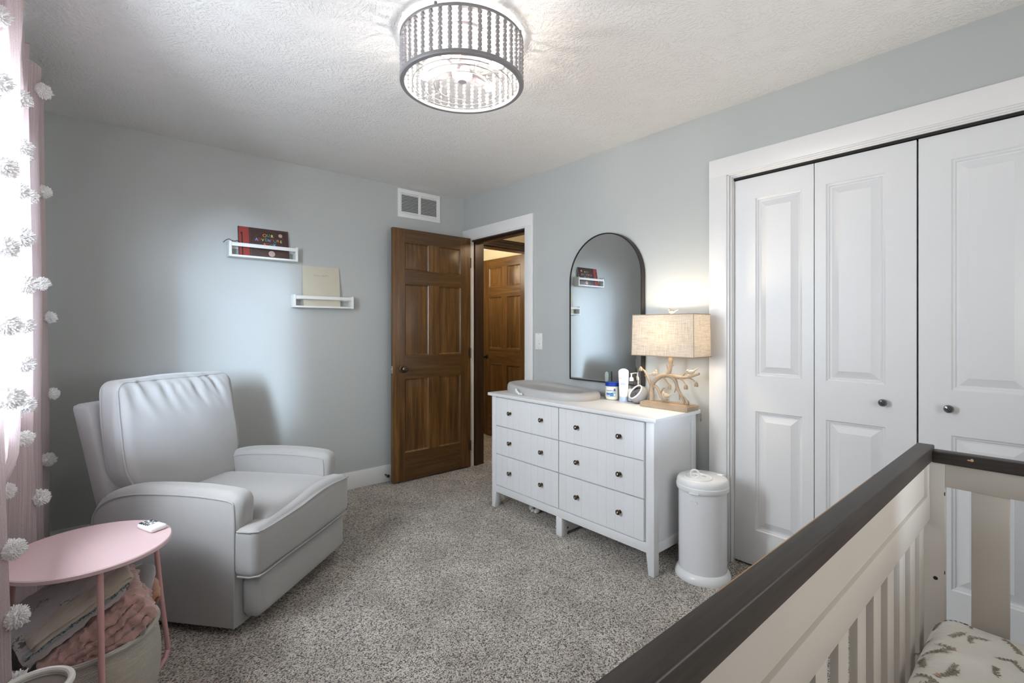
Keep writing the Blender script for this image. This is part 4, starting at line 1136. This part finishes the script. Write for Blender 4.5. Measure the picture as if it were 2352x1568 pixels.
def nr3(q, a, sd):
    return Vector((noise.noise(q*150+Vector((sd,0,0))), noise.noise(q*150+Vector((0,sd,0))), noise.noise(q*150+Vector((0,0,sd)))))*a
def folded(Lx, layers, th, width, Mx, fuzz=.0, seed=0, seg=16, gap=1.05, droop=0.0, fine=0.0, np_l=14, y0=0.0):
    """cloth folded back and forth: a serpentine profile in (s, n) swept along y"""
    path = []; h = th/2; pitch = th*gap
    for k in range(layers):
        z = k*pitch; r_ = pitch/2
        xs = [(-Lx/2+Lx*i/np_l) for i in range(np_l+1)]
        if k % 2: xs = xs[::-1]
        path += [(x, z) for x in xs]
        if k < layers-1:
            s = 1 if k % 2 == 0 else -1
            for j in range(1, 6): a = -PI/2+PI*j/6; path.append((s*(Lx/2+r_*math.cos(a)), z+r_+r_*math.sin(a)))
    path = [Vector((a, b)) for a, b in path]; n = len(path); bm = NB(); rows = []
    for j in range(seg+1):
        v = j/seg; e = min(v, 1-v)*seg; sh = math.sqrt(max(.06, 1-(1-min(1, e/1.5))**2)); y = (v-.5)*width
        ring = []
        for side in (1, -1):
            for i in (range(n) if side == 1 else range(n-1, -1, -1)):
                tg = (path[min(i+1, n-1)]-path[max(i-1, 0)]).normalized(); nr = Vector((-tg.y, tg.x))
                p = path[i]+nr*h*side*sh*.97
                q = Vector((p.x, y, p.y))
                if fuzz: q += Vector((noise.noise(q*42+Vector((seed,0,0))), noise.noise(q*42+Vector((0,seed,3))), noise.noise(q*42+Vector((5,0,seed)))))*fuzz+Vector((0,0,1))*noise.noise(q*9+Vector((seed,1,0)))*fuzz*1.5
                if fine: q += nr3(q, fine, seed)
                if droop: q.z -= droop*max(0, y0-q.y)**2; q.y += .35*droop*max(0, y0-q.y)**2
                ring.append(bm.verts.new(q))
        rows.append(ring)
    m = len(rows[0])
    for a, b in zip(rows, rows[1:]):
        for k in range(m): bm.faces.new((a[k], a[(k+1) % m], b[(k+1) % m], b[k]))
    for r_ in (rows[0], rows[-1]):
        for i in range(n-1): bm.faces.new((r_[i], r_[i+1], r_[m-2-i], r_[m-1-i]))
    bmesh.ops.transform(bm, matrix=Mx, verts=bm.verts)
    return bm
TL = R(31); ct, st = math.cos(TL), math.sin(TL)
def pile(s, n, y): return basis((ct,0,st), (0,1,0), (-st,0,ct), BC+Vector((s*ct-n*st, y, .335+s*st+n*ct)))
bm = folded(.25, 4, .026, .25, pile(.0, -.085, -.035), .009, 1, 60, droop=1.2, fine=.0045, np_l=52)
single('blanket', bm, M['sherpa'], 'fluffy pink sherpa blanket folded in layers in the basket', 'blanket', group='folded blankets in the basket', sharp=80)
bm = folded(.27, 2, .009, .21, pile(.0, .038, -.030), .004, 4, 14, droop=1.0)
single('blanket', bm, M['teal_print'], 'teal leaf-print cloth folded thin above the pink blanket', 'blanket', group='folded blankets in the basket', sharp=80)
bm = folded(.26, 2, .013, .23, pile(.020, .062, -.030), .005, 6, 18, droop=1.8)
single('blanket', bm, M['muslin_cream'], 'cream muslin cloth folded under the top printed one', 'blanket', group='folded blankets in the basket', sharp=80)
bm = folded(.26, 2, .013, .25, pile(-.012, .094, -.032), .006, 8, 26, droop=3.6, np_l=22, y0=.03)
single('blanket', bm, M['muslin_print'], 'topmost lilac muslin cloth with dark script print in the basket', 'blanket', group='folded blankets in the basket', sharp=80)
# grey plush roll with a spiral end
def roll(c0, c1, r0, turns, th, fuzz, seed):
    c0, c1 = Vector(c0), Vector(c1); ax_ = (c1-c0); Ln = ax_.length; ax_.normalize(); ux = ax_.orthogonal().normalized(); uy = ax_.cross(ux)
    bm = NB(); n = int(turns*26); rows = []; S_ = 14
    for j in range(S_+1):
        ring = []
        for side in (1, -1):
            for i in (range(n+1) if side == 1 else range(n, -1, -1)):
                a = 2*PI*turns*i/n; r_ = r0*(.18+.82*i/n)+side*th*.45*(.45 if j in (0, S_) else 1)
                q = c0+ax_*(Ln*j/S_+ (.006 if j == 0 and side == 1 else 0))+(ux*math.cos(a)+uy*math.sin(a))*r_
                q += Vector((noise.noise(q*30+Vector((seed,0,0))), noise.noise(q*30+Vector((0,seed,0))), noise.noise(q*30+Vector((0,0,seed)))))*fuzz
                ring.append(bm.verts.new(q))
        rows.append(ring)
    m = len(rows[0])
    for a, b in zip(rows, rows[1:]):
        for k in range(m): bm.faces.new((a[k], a[(k+1) % m], b[(k+1) % m], b[k]))
    for r_ in (rows[0], rows[-1]):
        for i in range(n): bm.faces.new((r_[i], r_[i+1], r_[m-2-i], r_[m-1-i]))
    return bm
bm = roll((-2.500, -1.700, .262), (-2.452, -1.47, .375), .042, 2.4, .020, .006, 3)
single('blanket', bm, M['plush'], 'grey plush blanket rolled up at the right of the pink one', 'blanket', group='folded blankets in the basket', sharp=80)
Mtan = basis((.42,0,.907), (0,1,0), (-.907,0,.42), (-2.443, -1.565, .265))
bm = folded(.15, 2, .012, .16, Mtan, .004, 11, 12)
single('blanket', bm, M['tan_knit'], 'tan crinkled cloth tucked along the right rim of the basket', 'blanket', group='folded blankets in the basket', sharp=80)
bm = NB()
for k in range(6): sphere(bm, (-2.430+random.uniform(-.006,.006), -1.635+.012*k, .232+random.uniform(0,.008)), .010, 8, 6)
single('knotted_cloth', bm, M['white_cloth'], 'small white knotted cloth by the right rim of the basket', 'cloth')

# cream container bottom left
ct_ = Vector((-2.683, -2.150, 0))
wb = thing('waste_bin', 'cream round-rimmed container in the bottom left corner before the curtain', 'container', ct_)
bm = NB(); lathe(bm, [(0,0),(.052,0),(.054,.004),(.066,.440),(.060,.440),(.050,.008),(0,.008)], 48, ct_); part('bin_body', bm, M['cream_plastic'], wb)
bm = NB(); tube(bm, [ct_+Vector((math.cos(t2)*.066, math.sin(t2)*.066, .444)) for t2 in [2*PI*k/60 for k in range(60)]], .0075, 10, closed=True); part('rim', bm, M['cream_plastic'], wb)
bm = NB(); lathe(bm, [(.0595,.436),(.0575,.43),(.049,.012),(0,.012)], 48, ct_); part('liner', bm, M['grey_inside'], wb)

# ------------------------------------------------------------------ curtains
def pompom_mesh(seed, r0=.026):
    rnd = random.Random(seed); bm = NB()
    for k in range(520):
        d = Vector((rnd.gauss(0,1), rnd.gauss(0,1), rnd.gauss(0,1))).normalized()
        ln = r0*rnd.uniform(.90, 1.10)*(1+.30*d.x)
        bend = Vector((rnd.uniform(-1,1), rnd.uniform(-1,1), rnd.uniform(-1.2,.5)))*r0
        tube(bm, [d*r0*.60, d*ln*.85+bend*.05, d*ln+bend*.14], [r0*.085, r0*.085, r0*.05], 4, cap=True)
    sphere(bm, (0,0,0), r0*.82, 14, 10)
    return finish(bm, 'pompom', M['yarn'], 60)
POM = [pompom_mesh(s) for s in range(5)]
def curtain(label, ya, yb, fn, poms):
    th = thing('sheer_curtain', label, 'curtain', (-2.79, (ya+yb)/2, 0.01), group='pink pompom curtains')
    bm = NB(); grid_surface(bm, fn, 110, 46); part('fabric', bm, M['sheer'], th, sharp=180)
    bm = NB(); 
    for k in range(111):
        pass
    bm.free()
    for i, (x, y, z, s, rz) in enumerate(poms):
        Mp = FR[th.name] @ Matrix.Translation((x, y, z)) @ Matrix.Rotation(rz, 4, 'Z') @ Matrix.Rotation(random.uniform(0, 6.28), 4, 'X') @ Matrix.Diagonal((s, s, s, 1))
        inst('pompom', POM[i % 5], th, Mp)
    return th
ROD = 2.285
def far_fn(u, v):
    y = -.60-1.0*u; z = 2.325-2.312*v
    fo = math.sin(u*PI*8.6+.4)*(.028+.016*v)+.004*u**6+.010*math.sin(u*PI*15+2*v)
    ru = .014*math.sin(u*PI*21+1)*max(0, 1-v*9)
    sm = lambda t_: max(0, min(1, t_))**2*(3-2*max(0, min(1, t_)))
    tuck = sm((u-.55)/.2)*sm((.90-z)/.28)               # the hem hangs behind the table
    fo = fo*(1-.65*tuck)-.050*tuck
    edge = 0
    return Vector((-2.792+fo+ru+.025*v*math.exp(-(u/.16)**2)+.006*noise.noise(Vector((u*6, v*4, 1))), y+.02*math.sin(u*PI*7+2)*.6+.01*noise.noise(Vector((u*3, v*5, 7)))+edge*0, z+ (.018*math.sin(u*PI*14)+.010*math.sin(u*37)) * max(0, 1-v*25)))
fp = []
for (y, z) in ((-1.36,1.859),(-1.03,1.909),(-1.38,1.708),(-1.08,1.751),(-.97,1.594),(-1.37,1.554),(-1.27,1.419),(-.90,1.433),(-1.24,1.097),(-.73,1.077),(-1.25,.947),(-.66,.661),(-1.24,.771),(-1.11,.606),(-1.36,2.02),(-1.20,2.19),(-.90,2.23),(-.80,2.10),(-.66,1.86),(-.64,1.30),(-.62,.95),(-1.34,1.26),(-1.33,1.128),(-1.35,.991),(-1.35,.878),(-1.32,.705),(-1.33,1.399),(-1.33,.45),(-.95,.40),(-.70,.30)):
    u = (-.60-y)/1.0; v = (2.325-z)/2.312; p = far_fn(max(0, min(1, u)), v)
    fp.append((p.x+.004, p.y, z, random.uniform(.92, 1.15), random.uniform(-.7, .4)))
curtain('far pink sheer curtain with white pompoms hanging by the armchair', -.60, -1.60, far_fn, fp)
def near_fn(u, v):
    y = -1.83-.85*u; z = 2.325-2.312*v
    fo = math.sin(u*PI*7.0+2.3)*(.026+.012*v)
    ex = .040*v*math.exp(-(u/.05)**2)-.012*math.exp(-(u/.05)**2)
    return Vector((-2.792+fo+ex+.004*noise.noise(Vector((u*6, v*4, 9))), y+.012*noise.noise(Vector((u*3, v*5, 3))), z+.014*math.sin(u*PI*14)*max(0, 1-v*25)))
np_ = []
for z, dy in ((2.071,0),(1.897,0),(1.849,-.03),(1.674,0),(1.464,0),(1.26,0),(1.068,0),(.86,-.1),(.665,0),(.481,.0),(.299,0),(2.1,-.3),(1.7,-.32),(1.3,-.3),(.9,-.33),(1.9,-.6),(1.5,-.6),(1.1,-.62)):
    u = max(0, -dy/.85); p = near_fn(u, (2.325-z)/2.312); np_.append((p.x+.003, p.y, z, random.uniform(.95, 1.2), random.uniform(.1, 1.0)))
curtain('near pink sheer curtain with white pompoms at the left photo edge', -1.83, -2.68, near_fn, np_)
rd = thing('curtain_rod', 'grey metal curtain rod above the window', 'curtain rod', (-2.80, -1.65, ROD))
bm = NB(); tube(bm, [(-2.800, -2.78, ROD), (-2.800, -.56, ROD)], .0095, 14); part('rod', bm, M['steel'], rd)
for y in (-2.79, -.55):
    bm = NB(); sphere(bm, (-2.800, y, ROD), .019, 16, 10); part('finial', bm, M['steel'], rd)
for y in (-2.72, -.585):
    bm = NB(); tube(bm, [(XL, y, ROD-.02), (-2.80, y, ROD-.02), (-2.80, y, ROD-.006)], .006, 8); lathe(bm, [(0,0),(.02,0),(.02,.005),(0,.005)], 16, M=basis((0,1,0),(0,0,1),(1,0,0),(XL, y, ROD-.02))); part('bracket', bm, M['steel'], rd)

# ------------------------------------------------------------------ ceiling light
BLADE_A = 4.55
LC = Vector((-1.441, -2.038, 0)); LR = .250; LZ0, LZ1 = 2.236, 2.416
cf = thing('ceiling_light', 'round beaded drum ceiling fan light with grey rings', 'ceiling light', (LC.x, LC.y, LZ0))
def band(bm, r, z0, z1, t): lathe(bm, [(r-t, z0), (r, z0), (r, z1), (r-t, z1), (r-t, z0)], 96, LC)
bm = NB(); lathe(bm, [(LR-.018, LZ0), (LR-.002, LZ0), (LR+.001, LZ0+.004), (LR+.001, LZ0+.013), (LR-.002, LZ0+.016), (LR-.018, LZ0+.014), (LR-.018, LZ0)], 96, LC); part('bottom_ring', bm, M['shade_grey'], cf)
bm = NB(); lathe(bm, [(LR-.016, LZ1-.012), (LR-.002, LZ1-.012), (LR, LZ1-.009), (LR, LZ1-.002), (LR-.002, LZ1), (LR-.016, LZ1), (LR-.016, LZ1-.012)], 96, LC)
for a in (.6, 2.2, 3.7, 5.3): lathe(bm, [(0,0),(.006,0),(.006,.010),(0,.012)], 10, LC+Vector((math.cos(a)*(LR-.006), math.sin(a)*(LR-.006), LZ1)))
part('top_ring', bm, M['shade_grey'], cf)
sb = NB(); nb_ = 9; bz = (LZ1-.012-LZ0-.016)/nb_
for k in range(nb_): sphere(sb, (0, 0, (k+.5)*bz), bz*.53, 12, 8, (1,1,.98))
tube(sb, [(0,0,-.002), (0,0,nb_*bz+.002)], .0015, 5)
strand = finish(sb, 'bead_strand', M['bead'], 60)
NS = 42
for k in range(NS):
    a = 2*PI*k/NS+.03
    inst('bead_strand', strand, cf, FR[cf.name] @ Matrix.Translation((LC.x+(LR-.008)*math.cos(a), LC.y+(LR-.008)*math.sin(a), LZ0+.016)) @ Matrix.Rotation(a*3, 4, 'Z'))
bm = NB()
for rr in (.200, .165, .115): tube(bm, [LC+Vector((math.cos(t2)*rr, math.sin(t2)*rr, LZ0+.004)) for t2 in [2*PI*k/72 for k in range(72)]], .0016, 6, closed=True)
for a in (.35, 1.92, 3.49, 5.06): tube(bm, [LC+Vector((math.cos(a)*.115, math.sin(a)*.115, LZ0+.004)), LC+Vector((math.cos(a)*(LR-.012), math.sin(a)*(LR-.012), LZ0+.005))], .0016, 6)
part('wire_guard', bm, M['shade_grey'], cf)
bm = NB(); lathe(bm, [(0,CEIL-.0005),(.11,CEIL-.0005),(.11,CEIL-.012),(.075,CEIL-.022),(.072,CEIL-.075),(.055,CEIL-.090),(.035,CEIL-.094),(.033,CEIL-.135),(.042,CEIL-.142),(.040,CEIL-.160),(.020,CEIL-.172),(.018,CEIL-.182),(0,CEIL-.182)], 48, LC); part('motor_housing', bm, M['blade'], cf)
bm = NB()
for a in (0.2, PI/2+.2, PI+.2, 1.5*PI+.2): tube(bm, [LC+Vector((math.cos(a)*.09, math.sin(a)*.09, CEIL-.010)), LC+Vector((math.cos(a)*(LR-.012), math.sin(a)*(LR-.012), LZ1-.004))], .005, 8)
part('mount_arm', bm, M['blade'], cf)
for k in range(3):
    a = 2*PI*k/3+BLADE_A; bm = NB(); d = Vector((math.cos(a), math.sin(a), 0)); e = Vector((-math.sin(a), math.cos(a), 0))
    t2 = NB(); pl = [(.03,-.022),(.07,-.050),(.11,-.060),(.145,-.050),(.160,-.02),(.158,.02),(.14,.045),(.09,.045),(.03,.022)]
    f = lambda p, z: LC+d*p[0]+e*p[1]+Vector((0,0,CEIL-.130+p[1]*.22+z))
    prism(bm, pl, lambda p: f(p, 0), lambda p: f(p, .003)); part('fan_blade', bm, M['blade'], cf)
lights = []
for a in (2.25, .15, 3.65, 5.2):
    d = Vector((math.cos(a), math.sin(a), 0)); z = LZ0+.062
    bm = NB(); tube(bm, [LC+d*.070+Vector((0,0,z)), LC+d*.125+Vector((0,0,z))], .0135, 14); tube(bm, [LC+d*.082+Vector((0,0,z)), LC+d*.068+Vector((0,0,CEIL-.035))], .005, 8); so = part('socket', bm, M['blade'], cf)
    bm = NB(); Mx = basis(d.orthogonal().normalized(), d.cross(d.orthogonal().normalized()), d, LC+d*.125+Vector((0,0,z)))
    lathe(bm, [(0,0),(.011,0),(.014,.012),(.019,.026),(.019,.040),(.013,.051),(0,.055)], 20, M=Mx); part('bulb', bm, M['bulb'], so)
    lights.append(LC+d*.155+Vector((0,0,z)))

# ------------------------------------------------------------------ crib
cb = thing('crib', 'white crib with dark brown top rails in the right foreground', 'crib', (-1.70, -3.80, 0))
X1c, X0c = -.995, -2.46; Yf0, Yf1 = -3.4415, -3.4075; ZR0, ZR1 = .923, .960
bm = NB(); box(bm, X0c, X1c, Yf0, Yf1, ZR0, ZR1, bev=.003, seg=3)
tr = part('top_rail', bm, M['espresso'], cb, label='dark brown front top rail with worn edges')
bm = NB(); box(bm, -2.05, -1.40, Yf1-.0012, Yf1+.0004, ZR1-.0052, ZR1-.0012, bev=.0004); box(bm, -2.06, -1.42, Yf1-.0048, Yf1-.0009, ZR1-.0026, ZR1-.0002, bev=.0006)
part('worn_edge', bm, M['bare_wood'], tr, label='strip of bare wood showing on the rail edge')
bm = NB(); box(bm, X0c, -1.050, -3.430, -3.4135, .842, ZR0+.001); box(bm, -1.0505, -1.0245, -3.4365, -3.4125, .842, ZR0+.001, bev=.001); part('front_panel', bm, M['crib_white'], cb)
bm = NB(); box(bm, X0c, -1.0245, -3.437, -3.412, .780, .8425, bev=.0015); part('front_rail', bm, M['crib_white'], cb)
bm = NB(); box(bm, X0c, -1.0245, -3.437, -3.412, .30, .36, bev=.0015); part('lower_rail', bm, M['crib_white'], cb)
k = 0; x = -1.075
while x > -2.44:
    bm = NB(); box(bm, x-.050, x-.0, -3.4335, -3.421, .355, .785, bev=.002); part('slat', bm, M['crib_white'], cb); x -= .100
XE0, XE1 = -1.035, -.997
Yb_ = -4.17
for (ya, yb) in ((-3.464, -3.4085), (Yb_, Yb_+.05)):
    for (xa, xb) in ((XE0+.012, XE1-.001), (X0c, X0c+.045)):
        bm = NB(); box(bm, xa, xb, ya, yb, 0.0, ZR0+.002, bev=.0015)
        if xa == XE0+.012 and ya == -3.464:
            lathe(bm, [(0,0),(.0045,0),(.0045,.0005),(0,.0005)], 14, M=basis((0,1,0),(0,0,1),(-1,0,0),(xa,-3.447,.640)), mi=1)
            box(bm, xa-.0004, xa+.001, -3.4645, -3.4630, .845, .853, mi=1); box(bm, xa-.0004, xa+.001, -3.4645, -3.4630, .655, .663, mi=1)
        part('post', bm, [M['crib_white'], M['black']], cb)
bm = NB(); box(bm, -1.028, -.992, Yb_+.02, -3.440, .922, .950, bev=.003, seg=3)
er = part('end_top_rail', bm, M['espresso_y'], cb, label='dark brown end top rail')
bm = NB(); sphere(bm, (-1.0285, -3.512, .941), .0032, 10, 6, (.25,1,1.1)); sphere(bm, (-1.0285, -3.507, .940), .002, 8, 6, (.25,1.6,.8)); part('worn_chip', bm, M['bare_wood'], er, label='small chip of bare wood')
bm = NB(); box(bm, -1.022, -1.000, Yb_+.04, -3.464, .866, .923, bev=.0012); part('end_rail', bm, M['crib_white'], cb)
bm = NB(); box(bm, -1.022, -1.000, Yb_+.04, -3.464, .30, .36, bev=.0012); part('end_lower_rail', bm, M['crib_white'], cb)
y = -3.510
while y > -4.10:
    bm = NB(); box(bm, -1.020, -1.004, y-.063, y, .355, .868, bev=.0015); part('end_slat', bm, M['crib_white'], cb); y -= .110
bm = NB(); box(bm, X0c+.02, XE0, Yb_+.02, -3.4445, .345, .365); part('mattress_base', bm, M['crib_white'], cb)
for ya, yb in ((Yb_, Yb_+.03),):
    bm = NB(); box(bm, X0c, -1.0, ya, yb, .30, ZR0, bev=.002); part('back_panel', bm, M['crib_white'], cb)
# mattress
mt = thing('crib_mattress', 'crib mattress in a white fitted sheet with brown flower sprigs', 'mattress', (-1.73, -3.80, .366))
MX0, MX1, MY0, MY1, MZ = -2.42, -1.030, -4.13, -3.446, .570
hx, hy, hz = (MX1-MX0)/2, (MY1-MY0)/2, (MZ-.367)/2
def sheet_fn(q):
    p = Vector(((MX0+MX1)/2+q.x, (MY0+MY1)/2+q.y, .367+hz+q.z))
    if q.z > 0: p.z += .004*noise.noise(Vector((p.x*5, p.y*5, 0)))
    return p
bm = NB(); cushion(bm, (hx, hy, hz), .048, 26, (0,0,.012), sheet_fn)
def top_z(x, y):
    qx, qy = x-(MX0+MX1)/2, y-(MY0+MY1)/2; r_ = .048
    ex = max(0, abs(qx)-(hx-r_)); ey = max(0, abs(qy)-(hy-r_)); d2 = min(ex*ex+ey*ey, r_*r_)
    z = .367+2*hz-r_+math.sqrt(max(0, r_*r_-d2))
    z += .012*(1-(qx/hx)**2)*(1-(qy/hy)**2)+.004*noise.noise(Vector((x*5, y*5, 0)))
    return z+.0016
rnd = random.Random(5)
def flat(poly, mi):
    try:
        f = bm.faces.new([bm.verts.new((a, b, top_z(a, b))) for a, b in poly]); f.material_index = mi
    except ValueError: pass
def leaf2(cx, cy, ang, ln, wd, mi):
    pts = []
    for t2 in range(8):
        s = t2/7; pts.append((s*ln, wd*math.sin(PI*s)**.8))
    poly = pts+[(a, -b) for a, b in pts[-2:0:-1]]
    ca, sa = math.cos(ang), math.sin(ang)
    flat([(cx+a*ca-b*sa, cy+a*sa+b*ca) for a, b in poly], mi)
def sprig(cx, cy, ang, s):
    kind = rnd.choice((0, 1, 2)); n = rnd.randint(4, 6); x, y, a = cx, cy, ang; bend = rnd.uniform(-.12, .12); pts = [(x, y)]
    for k in range(n):
        x += math.cos(a)*.011*s; y += math.sin(a)*.011*s; a += bend; pts.append((x, y))
    for (p, q) in zip(pts, pts[1:]):
        dx, dy = q[0]-p[0], q[1]-p[1]; l_ = math.hypot(dx, dy); nx, ny = -dy/l_*.0007, dx/l_*.0007
        flat([(p[0]+nx, p[1]+ny), (p[0]-nx, p[1]-ny), (q[0]-nx, q[1]-ny), (q[0]+nx, q[1]+ny)], 1)
    for k, (px_, py_) in enumerate(pts[1:]):
        for sg in (-1, 1):
            leaf2(px_, py_, a+sg*rnd.uniform(.5, .9), (.012 if kind != 2 else .009)*s, (.0021 if kind != 2 else .0032)*s, 1)
        if kind == 2 and k % 2: leaf2(px_, py_, a+rnd.uniform(-1.2,1.2), .016*s, .0012*s, 1)
    if kind != 1:
        for k in range(6): leaf2(x, y, a+rnd.uniform(-1.3, 1.3), .011*s, .0032*s, 2)
yy = MY1-.022
while yy > MY0+.03:
    xx = MX1-.02+rnd.uniform(-.03, 0)
    while xx > -1.62:
        if rnd.random() < .86: sprig(xx+rnd.uniform(-.012, .012), yy+rnd.uniform(-.012, .012), rnd.uniform(0, 6.28), rnd.uniform(.52, .82))
        else: leaf2(xx, yy, rnd.uniform(0, 6.28), .013, .0035, 1)
        xx -= .050
    yy -= .046
part('fitted_sheet', bm, [M['sheet'], M['leaf_ink'], M['bloom_ink']], mt, sharp=60)

# ------------------------------------------------------------------ lights
def area(name, loc, rot, sx, sy, power, col):
    l = bpy.data.lights.new(name, 'AREA'); l.shape = 'RECTANGLE'; l.size = sx; l.size_y = sy; l.energy = power; l.color = col
    o = new_ob(name, l); o.location = loc; o.rotation_euler = rot; return o
def point(name, loc, power, col, r=.03):
    l = bpy.data.lights.new(name, 'POINT'); l.energy = power; l.color = col; l.shadow_soft_size = r
    o = new_ob(name, l); o.location = loc; return o
area('daylight_window', (XL-1.1, -2.05, 2.05), (0, R(-84), 0), 2.6, 3.0, 800, (.83,.92,1.0))
sky_dir = Vector((.46, .87, -.15)).normalized(); gap = Vector((-2.78, -1.70, 1.50))
sp_ = bpy.data.lights.new('sky_light_outside', 'SPOT'); sp_.energy = 23000; sp_.color = (.66,.82,1.0); sp_.spot_size = R(22); sp_.spot_blend = .3; sp_.shadow_soft_size = 1.35
so_ = new_ob('sky_light_outside', sp_); so_.location = gap-sky_dir*8; so_.rotation_euler = sky_dir.to_track_quat('-Z', 'Y').to_euler()
area('rear_fill_light', ((VX0+VX1)/2, YR-.45, (VZ0+VZ1)/2-.35), (R(130), 0, 0), 1.6, 1.0, 22, (1,.94,.88))  # added fill lamp, tilted up to brighten ceiling and room
for i, p in enumerate(lights): point('ceiling_bulb_light', p, 19, (1,.92,.83), .022)
point('lamp_bulb_light', (LX, -2.193, 1.235), 8.5, (1,.82,.62), .045)
point('hall_light', (.55, -.9, 2.15), 4, (1,.72,.48), .08)
point('hall_room_light', (.30, .62, 1.95), 11, (1,.86,.66), .22)

w = bpy.data.worlds.new('World'); SC.world = w; w.use_nodes = True
w.node_tree.nodes['Background'].inputs[0].default_value = (.85,.93,1,1); w.node_tree.nodes['Background'].inputs[1].default_value = 1.2

# ------------------------------------------------------------------ camera
cam = bpy.data.cameras.new('camera'); co = new_ob('camera', cam)
FPX = 1106.7
cam.sensor_fit = 'HORIZONTAL'; cam.sensor_width = 36; cam.lens = 36*FPX/2352
cam.shift_y = -(784-754.8)/2352
cam.clip_start = .02
yaw = math.atan2(.6533, .7571)
co.location = (-2.574, -3.662, 1.248); co.rotation_euler = (R(90), 0, -yaw)
SC.camera = co
SC.view_settings.view_transform = 'Standard'; SC.view_settings.look = 'None'
SC.view_settings.gamma = 1; SC.view_settings.exposure = 0.68; SC.view_settings.use_curve_mapping = False
cy = SC.cycles
cy.max_bounces = 8; cy.diffuse_bounces = 5; cy.glossy_bounces = 4; cy.transmission_bounces = 4; cy.transparent_max_bounces = 12
cy.caustics_reflective = False; cy.caustics_refractive = False; cy.use_denoising = True
cy.sample_clamp_indirect = 6
